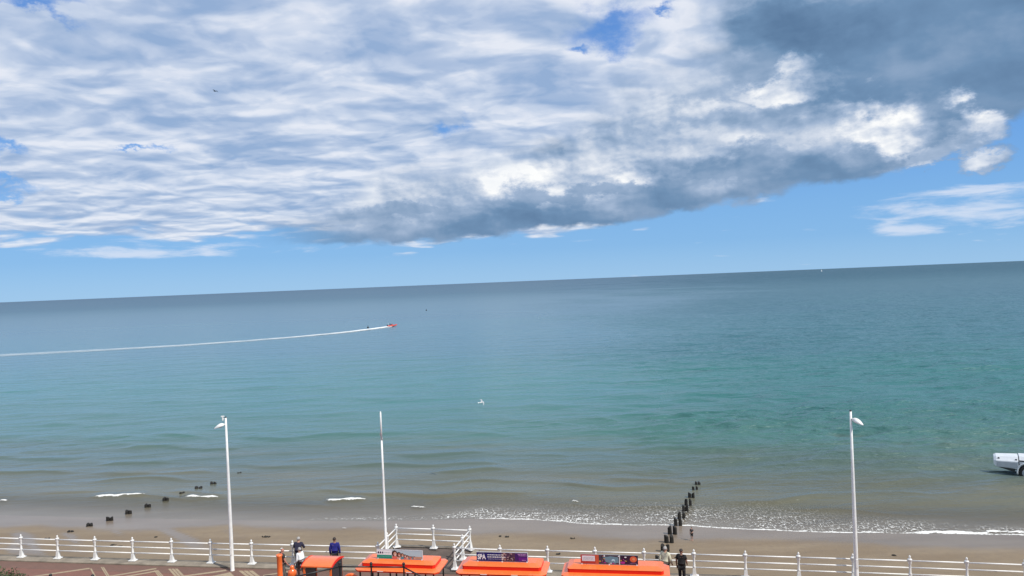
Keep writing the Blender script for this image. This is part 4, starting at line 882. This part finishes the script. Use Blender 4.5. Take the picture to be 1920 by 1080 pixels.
# ------------------------------------------------------------------ groyne stumps
mwood = mat('black_timber', (.014, .012, .010), 0.8, var=0.5, vscale=9, bump=0.8, bscale=14)
ORD = ['first', 'second', 'third', 'fourth', 'fifth', 'sixth', 'seventh', 'eighth', 'ninth', 'tenth', 'eleventh', 'twelfth']
def stump_mesh(i):
    rs = random.Random(i); mb = MB(); rings = []; n = 9; ph = rs.random() * 6
    for f in (0, .35, .7, .93, 1.0):
        r0 = .5 * (1.02 - .10 * f) * (.80 if f == 1.0 else 1)
        rings.append([((r0 * (1 + .10 * math.sin(3 * q + ph) + .05 * math.sin(7 * q + ph * 2))) * math.cos(q), (r0 * (1 + .10 * math.sin(3 * q + ph))) * math.sin(q), f + (.10 * math.sin(q + ph) * f if f > .9 else 0)) for q in [k * 2 * math.pi / n for k in range(n)]])
    mb.loft(rings); return mb.mesh('groyne_stump', [mwood])
SMS = [stump_mesh(i) for i in range(6)]
sc_ = [0]
def stump(px, top, bot, wpx, label, group):
    z = 0.0
    for _ in range(4):
        g = at(px, bot, z); z = max(0.0, float(sand_z(g.x, g.y)))
    g = at(px, bot, z); k = g.y / F_PX; w = wpx * k * 1.0; hgt = max(.10, (bot - top) * k - .10 * w)
    zb = min(z, float(sand_z(g.x, g.y))) - .15
    o = link('groyne_stump', SMS[sc_[0] % 6]); sc_[0] += 1; o.location = (g.x, g.y + w * .3, zb); o.scale = (w, w, hgt + (z - zb)); o.rotation_euler = (R(random.uniform(-3, 3)), R(random.uniform(-3, 3)), random.random() * 6)
    tag(o, label, 'groyne stump', group); return o
gr = [(1303.4, 1308.6, 1309.4, 1314.6, 903.5, 909.6), (1298, 1303, 1304.5, 1309.3, 912.3, 919), (1290.6, 1297.3, 1298.1, 1303.7, 924, 933.4), (1283.9, 1290.2, 1292.1, 1297.3, 936, 948.5), (1279, 1285, 1285.7, 1291.7, 948, 959.3), (1271.1, 1277.5, 1279, 1285, 960.3, 972.3), (1264.4, 1271.1, 1273, 1279.7, 972, 986), (1253.1, 1261, 1262.5, 1270.3, 987.3, 1002.3), (1246.7, 1255.3, 1256.1, 1264, 1004.2, 1018.4), (1238.9, 1247.1, 1248.3, 1255.7, 1021, 1034.7), (1229.2, 1238.5, 1240, 1247.5, 1042, 1051.8)]
for i, (x0, x1, x2, x3, y0, y1) in enumerate(gr):
    for side, xa, xb in (('left', x0, x1), ('right', x2, x3)):
        stump((xa + xb) / 2, y0, y1, xb - xa, f'{side} black timber stump of the {ORD[i]} pair from the sea, groyne near the child', 'stumps of the groyne near the child')
gl = [(350, 522, 40, 9), (525, 466, 45, 12), (668, 417, 50, 23), (820, 372, 50, 30), (960, 321, 48, 27), (1105, 271, 46, 21), (1240, 224, 48, 24), (1365, 178, 42, 14), (1485, 138, 56, 15), (1597, 102, 45, 14), (1796, 28, 34, 7)]
for i, (cx, cy, w, hh) in enumerate(gl):
    X_, Y_, w4, h4 = cx / 4, 880 + cy / 4, w / 4, hh / 4
    for side, s_ in (('left', -1), ('right', 1)):
        stump(X_ + s_ * w4 * .26, Y_ - h4 / 2, Y_ + h4 / 2 + .4 * s_ * -.6, w4 * .52, f'{side} black stump of the {ORD[i]} pair from the left railing, low groyne at the left', 'stumps of the low left groyne')

# ------------------------------------------------------------------ weed, pebbles and birds on the beach
mweed = mat('wet_weed', (.022, .018, .012), 0.6, var=0.5, vscale=12)
def weed(px, py, wpx, label, name='seaweed_clump', thin=.5, seed=0):
    g = at(px, py, 0.5)
    for _ in range(3): g = at(px, py, float(sand_z(g.x, g.y)))
    rs = random.Random(seed + int(px)); w = wpx * g.y / F_PX; mb = MB(); mb.smooth = True
    for k in range(7):
        x = (rs.random() - .5) * w; pts = [(x + rs.uniform(-.3, .3) * w * j / 3, (rs.random() - .5) * w * thin + .06 * j, .02 + .03 * math.sin(j + k)) for j in range(4)]; mb.tube(pts, [.03, .05, .04, .015], 6)
    mb.ball((0, 0, .01), w * .22, 8, (1.2, thin * 1.2, .35)); o = mb.build(name, mweed); o.location = (g.x, g.y, g.z); tag(o, label, 'seaweed', 'dark seaweed scattered on the sand'); return o
for k, (x, y, w, lab) in enumerate([(499, 1007.5, 15, 'dark strand of seaweed on sand left of the person in navy'), (939, 1006.5, 5, 'left of two small weed clumps above the navy and purple board'), (950.5, 1007.6, 6, 'right of two small weed clumps above the navy and purple board'), (1075, 1010.5, 8, 'small dark weed clump on sand above the collage board'), (1047, 1040, 7, 'small weed clump seen between railing bars left of the collage board'), (1677, 1042.5, 6, 'lone weed clump on sand right of the right street lamp'),
                                   (1868, 1072, 6, 'weed clump behind the railing below the vehicle in the water'), (211, 1023, 9, 'upper of two dark weed strands behind the left railing'), (221, 1026, 9, 'lower of two dark weed strands behind the left railing'), (404, 1031.5, 6, 'small weed clump behind the railing just left of the left lamp'), (291, 1008, 4, 'tiny dark weed clump on sand between the left groyne and lamp'), (1268, 1046.5, 4, 'tiny weed clump seen between the two people at the right railing')]): weed(x, y, w, lab, seed=k)
mgull = mat('white_feathers', (.80, .80, .78), 0.7); mgrw = mat('grey_feathers', (.36, .38, .41), 0.7); mbill = mat('yellow_bill', (.62, .38, .04), 0.5); mblk = mat('black_feathers', (.02, .02, .02), 0.6)
def gull(loc, rz, span, label, fly=True, dark=False, tilt=0.0):
    t = empty('gull', loc, rz); t.rotation_euler = (0, tilt, rz); tag(t, label, 'gull'); s = span; B = mblk if dark else mgull; Wg = mblk if dark else mgrw
    mb = MB(); mb.smooth = True; rings = []
    for y, r_, z in ((-.24, .012, .0), (-.16, .030, .0), (-.04, .052, -.004), (.08, .050, 0), (.15, .030, .012), (.20, .034, .022), (.235, .024, .022), (.25, .010, .018)):
        rings.append([(r_ * s * math.cos(q), y * s, z * s + r_ * s * .9 * math.sin(q)) for q in [k * math.pi / 4 for k in range(8)]])
    mb.loft(rings); mb.build('body', B, t)
    MB().loft([[(-.010 * s, .245 * s, .014 * s), (.010 * s, .245 * s, .014 * s), (.010 * s, .245 * s, .026 * s), (-.010 * s, .245 * s, .026 * s)], [(-.003 * s, .30 * s, .010 * s), (.003 * s, .30 * s, .010 * s), (.003 * s, .30 * s, .014 * s), (-.003 * s, .30 * s, .014 * s)]]).build('bill', mbill, t)
    MB().loft([[(-.02 * s, -.22 * s, .0), (.02 * s, -.22 * s, .0), (.02 * s, -.22 * s, .01 * s), (-.02 * s, -.22 * s, .01 * s)], [(-.07 * s, -.34 * s, 0), (.07 * s, -.34 * s, 0), (.07 * s, -.34 * s, .006 * s), (-.07 * s, -.34 * s, .006 * s)]]).build('tail', B, t)
    for sx in (-1, 1):
        rings = []
        prof = ((.02, .05, .16, .02), (.16, .08, .15, .12), (.26, .08, .12, .13), (.40, .03, .08, .07), (.50, -.05, .015, .0)) if fly else ((.03, .08, .12, .03), (.055, .04, .13, .01), (.050, -.10, .10, .0), (.035, -.22, .05, .0), (.02, -.30, .01, .0))
        for x, y, c, z in prof: rings.append([(sx * x * s, (y + c / 2) * s, z * s), (sx * x * s, y * s, (z + .012) * s), (sx * x * s, (y - c / 2) * s, z * s), (sx * x * s, y * s, (z - .004) * s)])
        w = MB().loft(rings).build('wing', Wg, t)
    if not fly:
        for sx in (-1, 1): MB().tube([(sx * .02 * s, 0, -.04 * s), (sx * .02 * s, .01 * s, -.16 * s)], .007 * s, 5).build('leg', mbill, t)
    return t
gull(atd(902.5, 754.5, 78), R(-60), 1.15, 'white gull flying low over the turquoise water', tilt=R(28))
gull(atd(403.5, 171, 120), R(70), 1.25, 'dark bird high in the cloudy sky', dark=True, tilt=R(4))
g = at(645, 992, .3); g = at(645, 992, float(sand_z(g.x, g.y))); gull((g.x, g.y, g.z + .10), R(80), .62, 'white gull standing on the sand above the person in blue', fly=False)

# ------------------------------------------------------------------ boat, wake, buoys, far sail
mrib = mat('orange_tube', (.62, .05, .03), 0.45); mhull = mat('white_hull', (.78, .78, .76), 0.35); mfoam = None
bp = at(735.5, 612.5, 0.0); wa = at(-330, 688, 0.0); w0 = at(0, 667, 0.0)
hd_ = math.atan2(bp.y - w0.y, bp.x - w0.x)
t = empty('rescue_boat', (bp.x, bp.y, .10), hd_ ); tag(t, 'small orange inflatable boat speeding right ahead of a white wake', 'boat')
for sy in (-1, 1):
    mb = MB(); mb.smooth = True; mb.tube([(-2.5, sy * .85, .42), (-2.2, sy * .92, .42), (.8, sy * .92, .46), (1.8, sy * .66, .60), (2.45, sy * .22, .80), (2.6, 0, .84)], [.18, .27, .27, .25, .22, .20], 10); mb.build('inflatable_tube', mrib, t)
mb = MB(); sec = lambda x, w, zk, zd: [(x, -w, zd), (x, 0, zk), (x, w, zd), (x, w * .9, zd + .12), (x, -w * .9, zd + .12)]
mb.loft([sec(-2.4, .85, -.10, .22), sec(.6, .85, -.08, .24), sec(1.7, .55, .15, .40), sec(2.35, .12, .55, .62)]); mb.build('hull', mhull, t)
mb = MB(); mb.box((-.1, 0, .80), (.6, .6, .8), 0, .85); cons = mb.build('console', mrib, t, .04); MB().box((.12, 0, 1.30), (.06, .55, .28)).build('windscreen', mwin, cons)
mb = MB(); mb.smooth = True; mb.tube([(-2.1, -.7, .5), (-2.2, -.62, 1.75), (-2.2, .62, 1.75), (-2.1, .7, .5)], .04, 8); mb.build('roll_bar', mhull, t)
mb = MB(); mb.box((-2.65, 0, .85), (.42, .42, .55), 0, .85); mb.box((-2.68, 0, .30), (.16, .12, .8)); mb.build('outboard_motor', mblack, t, .03)
sitp = {'hil': (0, .03, 0), 'hir': (0, .03, 0), 'knl': (-.01, .20, .20), 'knr': (.01, .20, .20), 'anl': (-.01, .20, .20), 'anr': (.01, .20, .20), 'tol': (-.01, .20, .20), 'tor': (.01, .20, .20), 'wrl': (.03, .16, .14), 'wrr': (-.03, .16, .14), 'hal': (.05, .20, .18), 'har': (-.05, .20, .18)}
def onboat(x, y, z): v = Matrix.Rotation(hd_, 3, 'Z') @ Vector((x, y, 0)); return Vector((bp.x + v.x, bp.y + v.y, z))
mdry = cloth('dark_drysuit', (.03, .012, .02))
for x, y, lab in ((-.75, .0, 'person in dark suit steering at the console of the orange boat'), (-1.55, -.3, 'person in dark suit riding at the stern of the orange boat')):
    person(onboat(x, y, .34 - .42 + .10 + .12), hd_ - R(90), 1.75, lab, mdry, mdry, hdark, pose=sitp)
# wake: churned white water that thins towards the left
mwk = bpy.data.materials.new('wake_foam'); mwk.use_nodes = True; T = NT(mwk.node_tree); T.n.clear(); mo = T.new('ShaderNodeOutputMaterial')
fd2 = T.new('ShaderNodeBsdfDiffuse'); fd2.inputs[0].default_value = (.82, .84, .84, 1); tr = T.new('ShaderNodeBsdfTransparent'); ms = T.new('ShaderNodeMixShader')
geo = T.new('ShaderNodeNewGeometry'); n_ = T.noise(T.vmul(geo.outputs['Position'], (.18, .30, 1)), 1.0, 5, .62)
cov = T.new('ShaderNodeAttribute', attribute_name='cover').outputs['Fac']
T.l.new(T.m('MULTIPLY', T.m('MULTIPLY', cov, T.ss(n_, .25, .65, .55, 1.25)), T.ss(cov, 0, .12), clamp=True), ms.inputs[0]); T.l.new(tr.outputs[0], ms.inputs[1]); T.l.new(fd2.outputs[0], ms.inputs[2]); T.l.new(ms.outputs[0], mo.inputs[0])
# path of the boat, gently curved
path_px = [(735, 612.3), (700, 617.2), (640, 624.5), (560, 632), (460, 640), (340, 648.5), (200, 656.5), (60, 664), (-80, 671), (-260, 679)]
pw = np.array([[*at(x, y, 0)[:2]] for x, y in path_px]); cum = np.concatenate([[0], np.cumsum(np.hypot(*np.diff(pw, axis=0).T))]); sN = np.linspace(0, cum[-1], 260)
cx_, cy_ = np.interp(sN, cum, pw[:, 0]), np.interp(sN, cum, pw[:, 1]); tx, ty = np.gradient(cx_), np.gradient(cy_); ln = np.hypot(tx, ty); nx_, ny_ = -ty / ln, tx / ln
f_ = sN / cum[-1]; hwid = np.interp(f_, [0, .02, .08, .3, 1], [1.0, 2.4, 3.4, 4.4, 11.0]) * (1 + .12 * fbm(sN * .08, sN * 0 + 2, 2)); v_ = np.linspace(-1, 1, 13)
WXg = cx_[:, None] + nx_[:, None] * hwid[:, None] * v_[None, :]; WYg = cy_[:, None] + ny_[:, None] * hwid[:, None] * v_[None, :]
WZg = .16 + .22 * np.exp(-((np.abs(v_)[None, :] - .62) / .22) ** 2) * np.interp(f_, [0, .1, 1], [1, .8, .25])[:, None]; WZg[:, [0, -1]] = -.12
cv = (np.interp(f_, [0, .04, .15, .35, .6, 1], [1.3, 1.15, .75, .42, .27, .20]))[:, None] * np.exp(-(np.abs(v_)[None, :] / .80) ** 4) 
wk = link('boat_wake', grid_mesh('boat_wake', WXg, WYg, WZg, mwk)); set_attr(wk.data, 'cover', cv); tag(wk, 'long white wake trailing left behind the orange boat', kind='stuff')
def buoy(px, py, s, label, cat):
    g = at(px, py, 0); t = empty('marker_buoy', (g.x, g.y, 0)); tag(t, label, cat)
    mb = MB(); mb.smooth = True; mb.lathe([(.20 * s, -.2 * s), (.45 * s, 0), (.5 * s, .25 * s), (.40 * s, .55 * s), (.2 * s, .75 * s)], n=14); mb.build('float', mblack, t)
    mb = MB(); mb.smooth = True; mb.lathe([(.05 * s, .7 * s), (.05 * s, 1.1 * s), (.14 * s, 1.12 * s), (.14 * s, 1.3 * s), (.04 * s, 1.34 * s)], n=10); mb.build('topmark', mblack, t); return t
buoy(690, 615, 1.0, 'dark float on the water beside the wake behind the orange boat', 'buoy'); buoy(799.5, 582.5, 1.1, 'lone dark buoy on open water right of the orange boat', 'buoy')
sd_ = 4600.0; g = Vector((atd(1540.5, 508, sd_).x, sd_, 0)); t = empty('sailing_boat', (g.x, g.y, 0), R(20)); tag(t, 'tiny white sailing boat on the horizon at the right', 'sailing boat')
mb = MB(); sec = lambda x, w, z0: [(x, -w, 1.1), (x, -w * .6, z0), (x, w * .6, z0), (x, w, 1.1)]
mb.loft([sec(-5, 1.1, -.3), sec(0, 1.7, -.5), sec(3.4, 1.1, -.2), sec(5.4, .08, .7)]); mb.build('hull', mhull, t)
MB().tube([(.6, 0, 1), (.6, 0, 15)], .10, 6).build('mast', mgrey, t)
def sail(pts, nm):
    rings = [[(x, y * k, z) for x, y, z in pts] for k in (1.0,)]; a0, a1, a2 = [Vector(p) for p in pts]; mb = MB(); N = 6; vs = []; fs = []
    for sgn in (.03, -.03):
        for i in range(N + 1):
            for j in range(N + 1 - i): u, v = i / N, j / N; w = 1 - u - v; p = a0 * w + a1 * u + a2 * v; vs.append((p.x, p.y + sgn + 2.2 * u * w + 1.6 * v * w, p.z))
    n1 = (N + 1) * (N + 2) // 2; idx = {}; c = 0
    for i in range(N + 1):
        for j in range(N + 1 - i): idx[i, j] = c; c += 1
    for o_ in (0, n1):
        for i in range(N):
            for j in range(N - i):
                fs.append((idx[i, j] + o_, idx[i + 1, j] + o_, idx[i, j + 1] + o_))
                if j < N - i - 1: fs.append((idx[i + 1, j] + o_, idx[i + 1, j + 1] + o_, idx[i, j + 1] + o_))
    mb.add(vs, fs); mb.build(nm, mhull, t)
sail([(.5, 0, 2.2), (-4.4, 0, 2.2), (.5, 0, 14.6)], 'mainsail'); sail([(.8, 0, 1.8), (5.2, 0, 1.6), (.75, 0, 13.0)], 'jib')

# ------------------------------------------------------------------ white amphibious vehicle at the right edge
mveh = mat('vehicle_white', (.66, .69, .72), 0.4, var=0.06, vscale=2); mvg = mat('vehicle_grey', (.36, .40, .44), 0.45, var=0.08, vscale=2); mbl = mat('dark_trim', (.03, .035, .04), 0.5)
vp = at(1922, 896, -.08); t = empty('amphibious_vehicle', (vp.x, vp.y, -.10), R(-31)); t.scale = (.86, .9, 1.16); tag(t, 'white amphibious vehicle with a big wheel standing in shallow water, cut by the right edge', 'amphibious vehicle')
# x runs along the vehicle, bow at -2.9; the near side is at -Y
def hs(x, w, zb, zm, zt, wt): return [(x, -w, zb), (x, w, zb), (x, w, zm), (x, wt, zt), (x, -wt, zt), (x, -w, zm)]
MB().loft([hs(-2.98, .95, 1.18, 1.50, 1.74, .62), hs(-2.74, 1.10, 1.00, 1.52, 1.84, .70), hs(-.64, 1.16, .92, 1.54, 1.92, .74)]).build('bow', mveh, t, .025)
MB().loft([hs(-.56, 1.14, 1.34, 1.60, 1.96, .78), hs(1.6, 1.14, 1.34, 1.60, 1.95, .80), hs(5.0, 1.10, 1.34, 1.58, 1.90, .80)]).build('hull', mveh, t, .025)
MB().loft([hs(-.56, .72, .55, 1.0, 1.33, .72), hs(5.0, .72, .55, 1.0, 1.33, .72)]).build('lower_hull', mvg, t)
MB().box((-1.70, -1.135, 1.24), (2.02, .07, .50)).build('side_plate', mvg, t, .02)
MB().box((1.9, -1.15, 1.62), (4.9, .06, .10)).build('rubbing_strake', mbl, t)
MB().loft([[(-2.72, -1.0, .99), (-2.72, 1.0, .99), (-2.72, 1.0, 1.02), (-2.72, -1.0, 1.02)], [(-.95, -1.0, .60), (-.95, 1.0, .60), (-.95, 1.0, .93), (-.95, -1.0, .93)]]).build('bow_keel', mbl, t)
for x, y, z in ((-2.50, -.92, 1.72), (-.84, -1.02, 1.68), (.10, -.93, 1.80)): MB().box((x, y, z), (.18, .08, .10)).build('cleat', mbl, t)
for x in (.02, 3.4):
    for sy in (-1, 1):
        mb = MB(); mb.smooth = True; rings = []
        for k in range(17):
            q = math.pi * (-.06 + 1.12 * k / 16); c, s_ = math.cos(q), math.sin(q); rings.append([(x + r_ * c, y_, .63 + r_ * s_) for r_, y_ in ((.72, sy * .80), (.72, sy * 1.18), (.86, sy * 1.18), (.86, sy * .80))])
        mb.loft(rings); mb.build('wheel_arch', mveh, t)
        g = link('wheel', WM['tyre'], t); g.location = (x, sy * 1.0, .60); g.rotation_euler = (R(90), 0, 0); g.scale = (2.08, 2.08, 1.7); h_ = MB(); h_.smooth = True; h_.lathe([(.02, -.11), (.09, -.108), (.17, -.092), (.17, .092), (.09, .108), (.02, .11)], n=16); h_.build('rim', mvg, g)
cab = MB().loft([[(.6, -.85, 1.85), (2.6, -.85, 1.85), (2.6, .85, 1.85), (.6, .85, 1.85)], [(1.0, -.75, 2.75), (2.5, -.75, 2.75), (2.5, .75, 2.75), (1.0, .75, 2.75)]]).build('cab', mveh, t, .03)
MB().box((1.75, -.815, 2.30), (1.1, .03, .5)).build('side_window', mwin, cab); MB().loft([[(.66, -.7, 2.0), (.66, .7, 2.0), (.70, .7, 2.0), (.70, -.7, 2.0)], [(.92, -.62, 2.62), (.92, .62, 2.62), (.97, .62, 2.62), (.97, -.62, 2.62)]]).build('windscreen', mwin, cab)

# ------------------------------------------------------------------ shrub at the lower left
sp_ = atd(10, 1090, 25.0); t = empty('flowering_shrub', (sp_.x, 25.0, TERR)); tag(t, 'green shrub with a few reddish blooms in the lower left corner', 'shrub')
mleaf = mat('leaf', (.055, .075, .025), 0.6, var=0.5, vscale=3); mbloom = mat('bloom', (.24, .055, .04), 0.6); mbark = mat('bark', (.09, .06, .04), 0.9)
rs = random.Random(4); top_z = atd(10, 1066, 25.0).z - TERR; mb = MB()
for k in range(9): a_ = k * .7; mb.tube([(0, 0, 0), (.12 * math.cos(a_), .12 * math.sin(a_), top_z * .4), (.42 * math.cos(a_) * rs.random(), .42 * math.sin(a_), top_z * .85)], [.02, .015, .006], 5)
mb.build('stem', mbark, t); mb = MB(); fl = MB()
for k in range(1500):
    u = rs.random(); th = rs.random() * 6.283; ph = math.acos(2 * rs.random() - 1); r_ = .52 * (u ** .4) * (1 + .22 * math.sin(3 * th) + .15 * math.sin(5 * ph)); c = Vector((r_ * math.sin(ph) * math.cos(th), r_ * math.sin(ph) * math.sin(th), top_z - .50 + r_ * .85 * math.cos(ph)))
    a1_ = Vector((rs.gauss(0, 1), rs.gauss(0, 1), rs.gauss(0, .6))).normalized(); a2_ = a1_.cross(Vector((rs.gauss(0, 1), rs.gauss(0, 1), 1))).normalized(); s_ = rs.uniform(.03, .06)
    (fl if (k % 40 == 0 and c.z > top_z - .5) else mb).add([c - a1_ * s_, c + a2_ * s_ * .5, c + a1_ * s_, c - a2_ * s_ * .5], [(0, 1, 2, 3)])
o = mb.build('foliage', mleaf, t); o = fl.build('blooms', mbloom, t)
